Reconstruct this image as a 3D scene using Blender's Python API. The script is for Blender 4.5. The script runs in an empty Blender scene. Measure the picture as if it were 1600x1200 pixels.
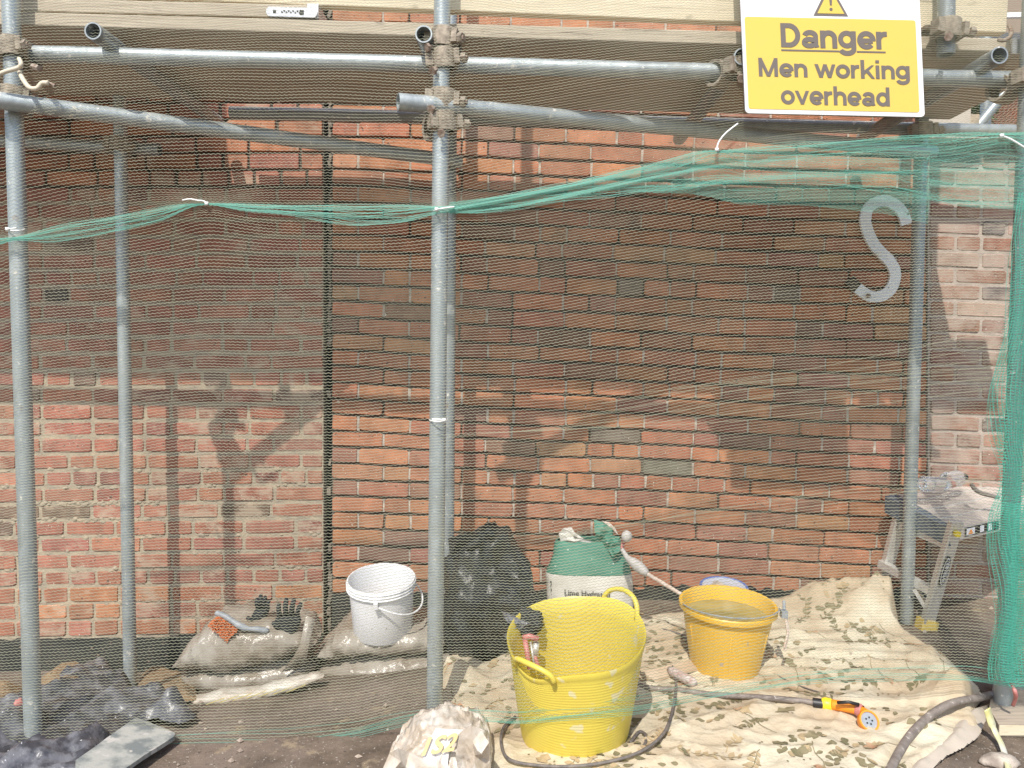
import bpy, bmesh, math, random
import numpy as np
from mathutils import Vector, Matrix, noise
random.seed(7); np.random.seed(7)
SC = bpy.context.scene
COL = SC.collection

# ------------------------------------------------------------------ camera, sky, sun, exposure
F = 1202.0
CAMZ = 1.10
th = math.atan(50 / F); ph = math.radians(0.4)
fwd = Vector((0, math.cos(th), -math.sin(th)))
r0 = Vector((1, 0, 0)); u0 = Vector((0, math.sin(th), math.cos(th)))
RX = r0 * math.cos(ph) + u0 * math.sin(ph)
UX = -r0 * math.sin(ph) + u0 * math.cos(ph)
cd = bpy.data.cameras.new('camera'); cam = bpy.data.objects.new('camera', cd); COL.objects.link(cam)
cd.sensor_width = 36; cd.lens = F / 1600 * 36; cd.clip_start = 0.05; cd.clip_end = 400
m = Matrix((RX, UX, -fwd)).transposed().to_4x4(); m.translation = Vector((0, 0, CAMZ)); cam.matrix_world = m
SC.camera = cam
w = bpy.data.worlds.new('World'); SC.world = w; w.use_nodes = True
nt = w.node_tree; bgn = nt.nodes['Background']
sky = nt.nodes.new('ShaderNodeTexSky'); sky.sky_type = 'NISHITA'; sky.sun_disc = False
SUN = Vector((-0.268, -1.0, 1.2)).normalized()
sky.sun_elevation = math.asin(SUN.z); sky.sun_rotation = math.atan2(SUN.x, SUN.y)
sky.air_density = 1.0; sky.dust_density = 1.5
nt.links.new(sky.outputs[0], bgn.inputs[0]); bgn.inputs[1].default_value = 0.15
sd = bpy.data.lights.new('sun', 'SUN'); sd.energy = 3.5; sd.angle = math.radians(0.53); sd.color = (1.0, 0.955, 0.88)
so = bpy.data.objects.new('sun', sd); COL.objects.link(so); so.rotation_euler = SUN.to_track_quat('Z', 'Y').to_euler(); so.location = (-3, -6, 9)
SC.view_settings.view_transform = 'Standard'; SC.view_settings.look = 'None'; SC.view_settings.gamma = 1
SC.view_settings.use_curve_mapping = False
SC.view_settings.exposure = 0.42
try:
    SC.cycles.use_denoising = True
    SC.cycles.transparent_max_bounces = 24
    SC.cycles.max_bounces = 6
except Exception: pass

# ------------------------------------------------------------------ photograph pixels -> places at a known depth
def P(px, py, Y):
    d = fwd + RX * ((px - 800) / F) - UX * ((py - 600) / F)
    t = Y / d.y
    return Vector((d.x * t, d.y * t, CAMZ + d.z * t))
def Pn(px, py, Y):      # numpy version
    a = (px - 800) / F; b = (py - 600) / F
    dx = fwd.x + RX.x * a - UX.x * b; dy = fwd.y + RX.y * a - UX.y * b; dz = fwd.z + RX.z * a - UX.z * b
    t = Y / dy
    return np.stack([dx * t, dy * t + 0 * dx, CAMZ + dz * t], -1)
def gz(X, Y):
    L = min(1.0, max(0.0, (0.25 - X) / 1.65)); yy = min(Y, 3.4) - 2.25
    if yy < -1.5: yy = -1.5
    zr = 0.03 + 0.035 * max(yy, 0); zl = -0.085 - 0.185 * yy if yy > 0 else -0.085 - 0.06 * yy
    return zr * (1 - L) + zl * L
def G(px, py, up=0.0):
    Y = 2.5
    for _ in range(30):
        p = P(px, py, Y); e = p.z - (gz(p.x, p.y) + up)
        d = fwd + RX * ((px - 800) / F) - UX * ((py - 600) / F)
        Y += e / max(1e-4, -(d.z / d.y) ) * 0.8
        Y = max(1.2, min(Y, 30))
    return P(px, py, Y)

# ------------------------------------------------------------------ mesh helpers
def newobj(name, me, mats=None, parent=None, smooth=False):
    if mats:
        for mm in (mats if isinstance(mats, (list, tuple)) else [mats]): me.materials.append(mm)
    if smooth:
        me.polygons.foreach_set('use_smooth', [True] * len(me.polygons))
    o = bpy.data.objects.new(name, me); COL.objects.link(o)
    if parent: o.parent = parent
    return o
def obj(name, verts, faces, mats=None, parent=None, smooth=False):
    me = bpy.data.meshes.new(name); me.from_pydata([tuple(v) for v in verts], [], faces); me.update()
    return newobj(name, me, mats, parent, smooth)
def tag(o, label=None, cat=None, group=None, kind=None):
    if label: o['label'] = label
    if cat: o['category'] = cat
    if group: o['group'] = group
    if kind: o['kind'] = kind
    return o
def empty(name, loc, label=None, cat=None, group=None):
    o = bpy.data.objects.new(name, None); COL.objects.link(o); o.location = loc; o.empty_display_size = 0.05
    return tag(o, label, cat, group)
class MB:
    def __init__(s): s.v = []; s.f = []; s.mi = []
    def add(s, v, f, mi=0):
        n = len(s.v); s.v += [Vector(a) for a in v]; s.f += [tuple(n + i for i in q) for q in f]; s.mi += [mi] * len(f)
    def box(s, c, sx, sy, sz, R=None, mi=0):
        vs = []
        for z in (-.5, .5):
            for y in (-.5, .5):
                for x in (-.5, .5):
                    p = Vector((x * sx, y * sy, z * sz)); vs.append((R @ p if R else p) + Vector(c))
        s.add(vs, [(0, 2, 3, 1), (4, 5, 7, 6), (0, 1, 5, 4), (2, 6, 7, 3), (0, 4, 6, 2), (1, 3, 7, 5)], mi)
    def beam(s, a, b, w, h, up=Vector((0, 0, 1)), mi=0):
        a = Vector(a); b = Vector(b); d = (b - a); L = d.length; d.normalize()
        y = up.cross(d).normalized(); z = d.cross(y).normalized()
        s.box((a + b) / 2, L, w, h, Matrix((d, y, z)).transposed(), mi)
    def tube(s, pts, r, n=10, cap=True, mi=0, inner=None):
        pts = [Vector(p) for p in pts]; rs = r if isinstance(r, (list, tuple)) else [r] * len(pts)
        base = len(s.v); prev = None
        for i, p in enumerate(pts):
            t = (pts[min(i + 1, len(pts) - 1)] - pts[max(i - 1, 0)]).normalized()
            if prev is None:
                a = Vector((0, 0, 1)) if abs(t.z) < .9 else Vector((1, 0, 0))
                u = t.cross(a).normalized()
            else:
                u = (prev - t * prev.dot(t)).normalized()
            prev = u; v = t.cross(u)
            for k in range(n):
                an = 2 * math.pi * k / n
                s.v.append(p + (u * math.cos(an) + v * math.sin(an)) * rs[i])
        for i in range(len(pts) - 1):
            for k in range(n):
                s.f.append((base + i * n + k, base + i * n + (k + 1) % n, base + (i + 1) * n + (k + 1) % n, base + (i + 1) * n + k)); s.mi.append(mi)
        if cap:
            s.f.append(tuple(base + k for k in range(n))[::-1]); s.mi.append(mi)
            s.f.append(tuple(base + (len(pts) - 1) * n + k for k in range(n))); s.mi.append(mi)
    def lathe(s, prof, n=32, M=None, mi=0, warp=None):
        base = len(s.v)
        for i, (r, z) in enumerate(prof):
            for k in range(n):
                a = 2 * math.pi * k / n; p = Vector((r * math.cos(a), r * math.sin(a), z))
                if warp: p = warp(p, a, i)
                s.v.append(M @ p if M else p)
        for i in range(len(prof) - 1):
            for k in range(n):
                s.f.append((base + i * n + k, base + i * n + (k + 1) % n, base + (i + 1) * n + (k + 1) % n, base + (i + 1) * n + k)); s.mi.append(mi)
    def build(s, name, mats, parent=None, smooth=False, angle=None):
        me = bpy.data.meshes.new(name); me.from_pydata([tuple(v) for v in s.v], [], s.f)
        if isinstance(mats, (list, tuple)) and len(mats) > 1: me.polygons.foreach_set('material_index', s.mi)
        me.update()
        o = newobj(name, me, mats, parent, smooth)
        if smooth and angle is not None:
            try: me.set_sharp_from_angle(angle=math.radians(angle))
            except Exception: pass
        return o
def spline(pts, n=8):
    pts = [Vector(p) for p in pts]; out = []
    for i in range(len(pts) - 1):
        p0 = pts[max(i - 1, 0)]; p1 = pts[i]; p2 = pts[i + 1]; p3 = pts[min(i + 2, len(pts) - 1)]
        for k in range(n):
            t = k / n
            out.append(0.5 * ((2 * p1) + (p2 - p0) * t + (2 * p0 - 5 * p1 + 4 * p2 - p3) * t * t + (3 * p1 - p0 - 3 * p2 + p3) * t ** 3))
    out.append(pts[-1]); return out
def copy_tree(o, parent=None):
    c = o.copy(); COL.objects.link(c); c.parent = parent
    for ch in list(o.children): copy_tree(ch, c)
    return c
def N3(x, y, z=0.0): return noise.noise(Vector((x, y, z)))
def fbm(x, y, z=0.0, o=4):
    a = 0; k = 1; t = 0
    for i in range(o): a += k * noise.noise(Vector((x, y, z))); t += k; k *= .5; x *= 2.03; y *= 2.03; z *= 2.03
    return a / t

# ------------------------------------------------------------------ materials
def nodes(name):
    mt = bpy.data.materials.new(name); mt.use_nodes = True
    nt = mt.node_tree; b = nt.nodes['Principled BSDF']; return mt, nt, b
def coord(nt, kind='pos', scale=(1, 1, 1), rot=(0, 0, 0)):
    if kind == 'pos': s = nt.nodes.new('ShaderNodeNewGeometry').outputs['Position']
    else: s = nt.nodes.new('ShaderNodeTexCoord').outputs['Object']
    mp = nt.nodes.new('ShaderNodeMapping'); mp.inputs['Scale'].default_value = scale; mp.inputs['Rotation'].default_value = rot
    nt.links.new(s, mp.inputs[0]); return mp.outputs[0]
def nz(nt, vec, scale, detail=4, rough=.55, dist=0):
    n = nt.nodes.new('ShaderNodeTexNoise'); n.inputs['Scale'].default_value = scale; n.inputs['Detail'].default_value = detail
    n.inputs['Roughness'].default_value = rough; n.inputs['Distortion'].default_value = dist
    nt.links.new(vec, n.inputs['Vector']); return n.outputs[0]
def ramp(nt, fac, p0, p1, c0=(0, 0, 0, 1), c1=(1, 1, 1, 1)):
    r = nt.nodes.new('ShaderNodeValToRGB'); r.color_ramp.elements[0].position = p0; r.color_ramp.elements[1].position = p1
    r.color_ramp.elements[0].color = c0; r.color_ramp.elements[1].color = c1
    nt.links.new(fac, r.inputs[0]); return r.outputs[0]
def mix(nt, fac, a, b, mode='MIX'):
    n = nt.nodes.new('ShaderNodeMix'); n.data_type = 'RGBA'; n.blend_type = mode
    for val, sock in ((fac, n.inputs[0]), (a, n.inputs[6]), (b, n.inputs[7])):
        if isinstance(val, (int, float)): sock.default_value = val
        elif isinstance(val, tuple): sock.default_value = val if len(val) == 4 else val + (1,)
        else: nt.links.new(val, sock)
    return n.outputs[2]
def bump(nt, b, h, strength=.3, dist=.01):
    n = nt.nodes.new('ShaderNodeBump'); n.inputs['Strength'].default_value = strength; n.inputs['Distance'].default_value = dist
    nt.links.new(h, n.inputs['Height']); nt.links.new(n.outputs[0], b.inputs['Normal'])
def simple(name, c, c2=None, rough=.6, metal=0, scale=12, p=(.35, .65), bs=None, bstr=.3, bdist=.004, spec=None, spots=None, spot_c=(.7, .68, .62), spot_scale=90, stretch=(1, 1, 1), detail=5, kind='pos', sub=0):
    mt, nt, b = nodes(name); v = coord(nt, kind, stretch)
    col = (c + (1,))
    if c2 is not None: col = mix(nt, ramp(nt, nz(nt, v, scale, detail), *p), c, c2)
    if spots: col = mix(nt, ramp(nt, nz(nt, coord(nt, kind), spot_scale, 2), spots, spots + .04), col, spot_c)
    if isinstance(col, tuple): b.inputs['Base Color'].default_value = col
    else: nt.links.new(col, b.inputs['Base Color'])
    b.inputs['Roughness'].default_value = rough; b.inputs['Metallic'].default_value = metal
    if spec is not None: b.inputs['Specular IOR Level'].default_value = spec
    if bs: bump(nt, b, nz(nt, v, bs, 6), bstr, bdist)
    return mt
def brick_mat(name, attr=False, smear=.35, smear_c=(.55, .46, .37), sm_lo=.56, sm_hi=.66, sm_scale=9):
    mt, nt, b = nodes(name); v = coord(nt)
    if attr:
        a = nt.nodes.new('ShaderNodeAttribute'); a.attribute_name = 'tint'; base = a.outputs['Color']
    else: base = nt.nodes.new('ShaderNodeObjectInfo').outputs['Color']
    n1 = nz(nt, v, 14, 5, .6)
    base = mix(nt, 1.0, base, ramp(nt, n1, .25, .75, (.62, .60, .60, 1), (1.25, 1.28, 1.3, 1)), 'MULTIPLY')
    base = mix(nt, ramp(nt, nz(nt, v, 70, 3), .62, .72), base, (.07, .05, .045))           # dark pits
    base = mix(nt, ramp(nt, nz(nt, coord(nt, 'pos', (1, 1, 1.6)), 4.5, 6, .7), .60, .72, (0, 0, 0, 1), (.55, .55, .55, 1)), base, (.13, .11, .09))   # soot
    base = mix(nt, ramp(nt, nz(nt, coord(nt, 'pos', (1, 1, 1.7)), sm_scale, 7, .68), sm_lo, sm_hi, (0, 0, 0, 1), (smear, smear, smear, 1)), base, smear_c)
    base = mix(nt, ramp(nt, nz(nt, v, 130, 2), .70, .73), base, (.72, .68, .6))             # flecks of lime
    base = mix(nt, ramp(nt, nz(nt, coord(nt, 'pos', (1, 1, .8)), 2.1, 7, .7), .40, .70, (.02, .02, .02, 1), (.30, .30, .30, 1)), base, (.35, .25, .18))   # dust and washed lime
    base = mix(nt, ramp(nt, nz(nt, coord(nt, 'pos', (1.3, 1, .5)), 3.3, 6, .7), .60, .74, (0, 0, 0, 1), (.5, .5, .5, 1)), base, (.10, .08, .065))         # rain streaks
    nt.links.new(base, b.inputs['Base Color']); b.inputs['Roughness'].default_value = .9; b.inputs['Specular IOR Level'].default_value = .2
    h = mix(nt, .5, nz(nt, v, 45, 8, .7), nz(nt, coord(nt, 'pos', (1, 1, 4)), 120, 3))
    bump(nt, b, h, .75, .006); return mt
m_brick_r = brick_mat('weathered_brick', smear=.18, smear_c=(.5, .42, .34), sm_lo=.62, sm_hi=.70)
m_brick_ra = brick_mat('weathered_brick_far', attr=True, smear=.18, smear_c=(.5, .42, .34), sm_lo=.62, sm_hi=.70)
m_brick_l = brick_mat('repointed_brick', smear=.62, smear_c=(.50, .39, .29), sm_lo=.53, sm_hi=.62, sm_scale=7)
m_brick_la = brick_mat('repointed_brick_far', attr=True, smear=.62, smear_c=(.50, .39, .29), sm_lo=.53, sm_hi=.62, sm_scale=7)
m_brick_p = brick_mat('limewashed_brick', smear=.7, smear_c=(.45, .36, .30), sm_lo=.43, sm_hi=.60, sm_scale=6)
m_brick_pa = brick_mat('limewashed_brick_far', attr=True, smear=.7, smear_c=(.45, .36, .30), sm_lo=.43, sm_hi=.60, sm_scale=6)
m_mort_beige = simple('beige_mortar', (.42, .34, .24), (.30, .25, .19), .95, scale=20, bs=90, bstr=.9, bdist=.006)
m_mort_dark = simple('old_dark_mortar', (.055, .042, .030), (.15, .12, .09), .95, scale=15, bs=90, bstr=.9, bdist=.006)
m_mort_white = simple('white_lime_mortar', (.55, .48, .40), (.28, .23, .19), .95, scale=25, bs=90, bstr=.8)
m_tar = simple('black_bitumen', (.018, .02, .02), (.05, .048, .042), .62, scale=9, bs=50, bstr=.6, spots=.69, spot_scale=40, spot_c=(.22, .16, .12))
m_galv = simple('galvanised_steel', (.46, .50, .50), (.33, .37, .38), .42, metal=.55, scale=30, bs=120, bstr=.15, bdist=.002, spots=.66, spot_scale=34, spot_c=(.74, .73, .68), stretch=(1, 1, .35))
m_galv_old = simple('dull_galvanised_steel', (.40, .43, .43), (.26, .29, .30), .5, metal=.5, scale=24, bs=120, bstr=.15, bdist=.002, spots=.66, spot_scale=45, spot_c=(.66, .64, .58))
def worn_galv(name, a, b2):
    mt, nt, b = nodes(name); v = coord(nt); vs = coord(nt, 'pos', (1, 1, .12))
    c = mix(nt, ramp(nt, nz(nt, vs, 40, 6, .65), .3, .7), a, b2)
    c = mix(nt, ramp(nt, nz(nt, coord(nt, 'pos', (1, 1, .5)), 6, 6, .7), .56, .68, (0, 0, 0, 1), (.75, .75, .75, 1)), c, tuple(x * .55 for x in a))
    c = mix(nt, ramp(nt, nz(nt, v, 13, 7, .72), .62, .66), c, (.66, .64, .58))
    c = mix(nt, ramp(nt, nz(nt, v, 48, 3), .66, .70), c, (.74, .72, .67))
    c = mix(nt, ramp(nt, nz(nt, coord(nt, 'pos', (1, 1, .6)), 8.5, 5, .7), .66, .73, (0, 0, 0, 1), (.7, .7, .7, 1)), c, (.24, .14, .08))
    nt.links.new(c, b.inputs['Base Color']); b.inputs['Metallic'].default_value = .5
    nt.links.new(ramp(nt, nz(nt, v, 13, 7, .72), .45, .66, (.38, .38, .38, 1), (.75, .75, .75, 1)), b.inputs['Roughness'])
    bump(nt, b, nz(nt, v, 60, 8, .7), .35, .003); return mt
m_galv = worn_galv('worn_galvanised_steel', (.46, .50, .50), (.33, .37, .38))
m_galv_old = worn_galv('dull_galvanised_tube', (.38, .41, .41), (.26, .29, .30))
m_coupler = simple('dusty_coupler_steel', (.42, .36, .28), (.22, .18, .14), .75, metal=.25, scale=60, bs=150, bstr=.5)
m_rust = simple('rusty_steel', (.20, .12, .08), (.38, .32, .26), .8, metal=.2, scale=80, bs=150, bstr=.5)
m_band = simple('steel_end_band', (.62, .64, .66), (.5, .5, .5), .35, metal=.6, scale=60)
def wood(name, a, b2, stretch=(1.2, 14, 22)):
    mt, nt, b = nodes(name); v = coord(nt, 'pos', stretch)
    c = mix(nt, ramp(nt, nz(nt, v, 4, 8, .65, .6), .3, .7), a, b2)
    c = mix(nt, ramp(nt, nz(nt, coord(nt, 'pos', (1, 2, 2)), 9, 3), .66, .74, (0, 0, 0, 1), (.6, .6, .6, 1)), c, tuple(x * .5 for x in a))
    nt.links.new(c, b.inputs['Base Color']); b.inputs['Roughness'].default_value = .8
    c2 = mix(nt, ramp(nt, nz(nt, coord(nt, 'pos', (.5, 6, 9)), 7, 6, .7), .60, .64, (0, 0, 0, 1), (.55, .55, .55, 1)), c, (.12, .09, .065)); nt.links.new(c2, b.inputs['Base Color'])
    bump(nt, b, nz(nt, v, 9, 6), .4, .003); return mt
m_wood = wood('weathered_scaffold_board', (.37, .31, .23), (.54, .47, .36))
m_wood2 = wood('pale_scaffold_board', (.60, .52, .36), (.70, .62, .46))
m_wood_d = wood('dusty_sole_board', (.30, .25, .20), (.48, .40, .30))
def net_mat(name, c, alpha=.75):
    mt, nt, b = nodes(name); out = nt.nodes['Material Output']
    b.inputs['Base Color'].default_value = c + (1,); b.inputs['Roughness'].default_value = .55
    tl = nt.nodes.new('ShaderNodeBsdfTranslucent'); tl.inputs[0].default_value = c + (1,)
    tp = nt.nodes.new('ShaderNodeBsdfTransparent')
    m1 = nt.nodes.new('ShaderNodeMixShader'); m1.inputs[0].default_value = .3
    m2 = nt.nodes.new('ShaderNodeMixShader'); m2.inputs[0].default_value = alpha
    nt.links.new(b.outputs[0], m1.inputs[1]); nt.links.new(tl.outputs[0], m1.inputs[2])
    nt.links.new(tp.outputs[0], m2.inputs[1]); nt.links.new(m1.outputs[0], m2.inputs[2]); nt.links.new(m2.outputs[0], out.inputs[0]); return mt
m_net = net_mat('faded_green_netting_thread', (.38, .39, .27), .58)
m_net_g = net_mat('green_netting_thread', (.15, .46, .36), .62)
m_net_g2 = net_mat('deep_green_netting', (.10, .48, .36), .8)
m_white = simple('white_plastic', (.86, .86, .88), (.80, .80, .80), .35, scale=6, spots=.72, spot_scale=60, spot_c=(.35, .3, .25))
m_tie = simple('white_cable_tie', (.85, .85, .82), rough=.4)
m_yellow = simple('yellow_rubber', (.68, .56, .085), (.63, .49, .08), .42, scale=7, p=(.35, .7), spots=.64, spot_scale=18, spot_c=(.64, .58, .32))
m_orange_b = simple('amber_plastic', (.76, .44, .035), (.72, .47, .09), .38, scale=8, spots=.70, spot_scale=26, spot_c=(.45, .36, .26))
m_water = simple('murky_lime_water', (.30, .25, .09), (.38, .31, .13), .12, scale=20)
m_black = simple('black_polythene', (.012, .013, .014), (.03, .03, .03), .33, scale=12, bs=9, bstr=.6, bdist=.04)
m_sheet = simple('dusty_sheeting_with_glints', (.06, .06, .068), (.17, .17, .185), .27, scale=22, p=(.42, .6), bs=28, bstr=.5, bdist=.012, spots=.70, spot_scale=75, spot_c=(.6, .6, .6))  # white specks are glints painted into the colour, over the dusty black
m_sack = simple('dirty_clear_sack', (.25, .205, .16), (.38, .34, .29), .2, scale=7, p=(.38, .62), bs=20, bstr=.45, bdist=.02, spots=.68, spot_scale=26, spot_c=(.62, .57, .52))
m_sack_w = simple('striped_sack', (.62, .58, .50), (.42, .34, .26), .35, scale=14, bs=30, bstr=.5, bdist=.01)
m_stripe = simple('faint_yellow_print', (.60, .50, .16), rough=.5)
m_soil = simple('sandy_soil', (.36, .25, .14), (.22, .15, .09), .95, scale=50, bs=120, bstr=1, bdist=.01, spots=.66, spot_scale=70, spot_c=(.08, .07, .06))
m_slab = simple('grey_slate', (.19, .21, .205), (.42, .42, .38), .8, scale=16, p=(.38, .58), spots=.64, spot_scale=22, spot_c=(.5, .48, .44), bs=60, bstr=.4)
m_green = simple('green_paper', (.06, .20, .14), (.10, .27, .19), .7, scale=10, bs=30, bstr=.4, bdist=.006, spots=.70, spot_scale=60)
m_paper = simple('white_sack_paper', (.66, .64, .58), (.56, .53, .47), .75, scale=10, bs=24, bstr=.4, bdist=.006)
m_print = simple('grey_print', (.05, .05, .045), rough=.8)
m_glove = simple('black_fabric', (.015, .017, .018), (.03, .032, .035), .8, scale=60, bs=160, bstr=.6)
m_bristle = simple('orange_bristles', (.78, .24, .08), (.60, .17, .06), .8, scale=160, bs=200, bstr=1, bdist=.006)
m_grey = simple('grey_plastic', (.24, .27, .30), (.34, .36, .38), .5, scale=40)
m_tape = simple('grey_tape', (.40, .38, .36), (.50, .47, .44), .6, scale=40, bs=60)
m_pink = simple('pink_plastic', (.60, .24, .22), (.45, .16, .14), .45, scale=40)
m_handle = simple('limewashed_wood', (.56, .42, .34), (.68, .60, .52), .8, scale=60)
m_hose = simple('dirty_grey_hose', (.17, .14, .12), (.27, .23, .20), .6, scale=40, spots=.66, spot_scale=80, spot_c=(.5, .45, .4))
m_cable = simple('grey_cable', (.10, .09, .085), (.20, .17, .15), .6, scale=50)
m_norange = simple('orange_plastic', (.85, .28, .02), rough=.4)
m_nyellow = simple('yellow_collar', (.85, .62, .03), rough=.4)
m_nblack = simple('black_plastic', (.02, .02, .02), rough=.45)
m_cloth = simple('cream_cotton', (.62, .56, .42), (.46, .36, .24), .9, scale=4.5, p=(.36, .62), bs=11, bstr=.8, bdist=.025, spots=.70, spot_scale=30, spot_c=(.40, .33, .25))
m_leaf = simple('olive_leaf_print', (.15, .135, .07), (.29, .24, .14), .9, scale=18)
m_leaf2 = simple('tan_leaf_print', (.43, .33, .19), (.38, .28, .16), .9, scale=18)
m_flower = simple('rust_flower_print', (.40, .20, .11), (.46, .32, .2), .9, scale=25)
m_signw = simple('white_sign_board', (.80, .80, .82), rough=.45)
m_signy = simple('yellow_sign_print', (.72, .52, .09), (.69, .50, .10), .5, scale=3)
m_signt = simple('faded_black_print', (.15, .125, .11), rough=.6)
m_alu = simple('aluminium', (.74, .72, .68), (.60, .58, .54), .42, metal=.45, scale=30, stretch=(1, 1, .2), bs=60, bstr=.1)
m_alu_deck = simple('dusty_aluminium_deck', (.62, .54, .48), (.52, .46, .41), .6, metal=.15, scale=12)
m_navy = simple('navy_plastic', (.08, .105, .14), (.15, .17, .19), .55, scale=30)
m_yfoot = simple('yellow_rubber_foot', (.66, .48, .12), rough=.7)
m_splate = simple('white_painted_iron', (.84, .86, .85), (.76, .78, .77), .5, scale=20, spots=.70, spot_scale=26, spot_c=(.16, .14, .12))
m_ground = None
def ground_mat():
    mt, nt, b = nodes('muddy_concrete'); v = coord(nt)
    c = mix(nt, ramp(nt, nz(nt, v, 7, 9, .7), .36, .66), (.095, .07, .048), (.235, .18, .135))
    c = mix(nt, ramp(nt, nz(nt, v, 1.6, 4), .48, .66), c, (.25, .195, .16))
    c = mix(nt, ramp(nt, nz(nt, v, 12, 5, .6), .60, .68, (0, 0, 0, 1), (.7, .7, .7, 1)), c, (.36, .28, .18))
    c = mix(nt, ramp(nt, nz(nt, v, 110, 2), .66, .70), c, (.45, .40, .34))
    c = mix(nt, ramp(nt, nz(nt, v, 80, 3), .30, .38, (1, 1, 1, 1), (0, 0, 0, 1)), c, (.08, .06, .05))
    nt.links.new(c, b.inputs['Base Color']); b.inputs['Roughness'].default_value = .9
    bump(nt, b, nz(nt, v, 60, 8, .7), .8, .008); return mt
m_ground = ground_mat()
m_clear, _nt, _b = nodes('clear_plastic'); _b.inputs['Base Color'].default_value = (.9, .92, .95, 1); _b.inputs['Roughness'].default_value = .12
_b.inputs['Transmission Weight'].default_value = .85; _b.inputs['IOR'].default_value = 1.2
m_cplastic, _nt, _b = nodes('cloudy_plastic'); _b.inputs['Base Color'].default_value = (.62, .66, .74, 1); _b.inputs['Roughness'].default_value = .3
_b.inputs['Alpha'].default_value = .62
m_blue = simple('blue_plastic_rim', (.10, .16, .42), rough=.4)
def bag_mat():
    mt, nt, b = nodes('thin_plastic_bag'); v = coord(nt)
    c = mix(nt, ramp(nt, nz(nt, v, 14, 5), .4, .62), (.56, .47, .37), (.78, .73, .65))
    nt.links.new(c, b.inputs['Base Color']); b.inputs['Roughness'].default_value = .2; b.inputs['Alpha'].default_value = .78
    bump(nt, b, nz(nt, v, 28, 5), .6, .012); return mt
m_bag = bag_mat()

# ------------------------------------------------------------------ ground
def build_ground():
    xs = sorted(set([-60, -30, -15, -8, -5] + [round(-3.2 + .05 * i, 3) for i in range(129)] + [5, 8, 15, 30, 60]))
    ys = sorted(set([-60, -30, -12, -5, -2, 0, .6] + [round(1.0 + .05 * i, 3) for i in range(60)] + [5, 7, 10, 20, 40, 120]))
    V = []; Fc = []
    for y in ys:
        for x in xs:
            k = .010 if (abs(x) < 3.3 and .9 < y < 4) else 0
            V.append((x, y, gz(x, y) + k * fbm(x * 3, y * 3, 2)))
    n = len(xs)
    for j in range(len(ys) - 1):
        for i in range(n - 1): Fc.append((j * n + i, j * n + i + 1, (j + 1) * n + i + 1, (j + 1) * n + i))
    return tag(obj('ground', V, Fc, m_ground, smooth=True), kind='structure')
build_ground()

# ------------------------------------------------------------------ brick walls
WY = 3.2
def brick_mesh(name, seed, w, h=.062, dep=.05):
    """One brick, 10 outline points with worn corners, front towards -Y, about the origin at the face; unit size, scaled per use."""
    rnd = random.Random(seed); pts = []
    hw, hh = w / 2, h / 2; c = .006
    raw = [(-hw + c * rnd.uniform(.3, 2), -hh), (0 + rnd.uniform(-.3, .3) * hw, -hh), (hw - c * rnd.uniform(.3, 2), -hh), (hw, -hh + c * rnd.uniform(.3, 1.6)), (hw, hh - c * rnd.uniform(.3, 1.6)),
           (hw - c * rnd.uniform(.3, 2), hh), (0 + rnd.uniform(-.3, .3) * hw, hh), (-hw + c * rnd.uniform(.3, 2), hh), (-hw, hh - c * rnd.uniform(.3, 1.6)), (-hw, -hh + c * rnd.uniform(.3, 1.6))]
    out = [(x + rnd.uniform(-.0015, .0015), z + rnd.uniform(-.0014, .0014)) for x, z in raw]
    V = []
    for x, z in out: V.append((x - math.copysign(.0025, x) * .9, -.0005 + rnd.uniform(-.001, .001), z - math.copysign(.0025, z)))
    for x, z in out: V.append((x, .003, z))
    for x, z in out: V.append((x, dep, z))
    n = 10; Fc = [tuple(range(n))]
    for r in range(2):
        for k in range(n): Fc.append((r * n + (k + 1) % n, r * n + k, (r + 1) * n + k, (r + 1) * n + (k + 1) % n))
    return V, Fc
class BrickBank:
    def __init__(s, mat, key):
        s.mat = mat; s.cache = {}; s.key = key
    def get(s, kind, i):
        k = (kind, i)
        if k not in s.cache:
            wd = .208 if kind == 's' else .1
            V, Fc = brick_mesh('brick', hash((s.key, kind == 's', i)) & 0xffff, wd)
            me = bpy.data.meshes.new('brick'); me.from_pydata(V, [], Fc); me.update(); me.materials.append(s.mat)
            s.cache[k] = (me, wd, V, Fc)
        return s.cache[k]
def lerp_table(tab, xs, k, x):
    ks = sorted(tab)
    def row(r):
        v = tab[r]
        if x <= xs[0]: return v[0] + (x - xs[0]) * (v[1] - v[0]) / (xs[1] - xs[0]) * .3
        if x >= xs[-1]: return v[-1] + (x - xs[-1]) * .04
        for i in range(len(xs) - 1):
            if x <= xs[i + 1]:
                t = (x - xs[i]) / (xs[i + 1] - xs[i]); return v[i] * (1 - t) + v[i + 1] * t
    if k <= ks[0]: return row(ks[0])
    if k >= ks[-1]: return row(ks[-1])
    for i in range(len(ks) - 1):
        if k <= ks[i + 1]:
            t = (k - ks[i]) / (ks[i + 1] - ks[i]); return row(ks[i]) * (1 - t) + row(ks[i + 1]) * t
XS = [520, 675, 800, 1000, 1200, 1420]
TAB = {0: [0, 5, 8, 14, 23, 36], 5: [0, 6, 14, 19, 28, 39], 7: [0, 10, 17, 24, 33, 43], 12: [0, 11, 19, 26, 34, 42], 17: [0, 5, 11, 17, 26, 32], 24: [0, 5, 9, 17, 26, 33], 40: [0, 5, 9, 17, 26, 33]}
def line_r(k, x): return 826 - 25.56 * k + lerp_table(TAB, XS, k, x) + 2.0 * N3(x / 80, k * 1.1, 3)
def line_l(k, x):     # k = 0 is the foot of the left brickwork
    return 997 - 26.15 * k + (x / 500) * (-9 * max(0, 1 - k / 13.0)) + 1.6 * N3(x / 80, k * 1.3, 9)
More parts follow.
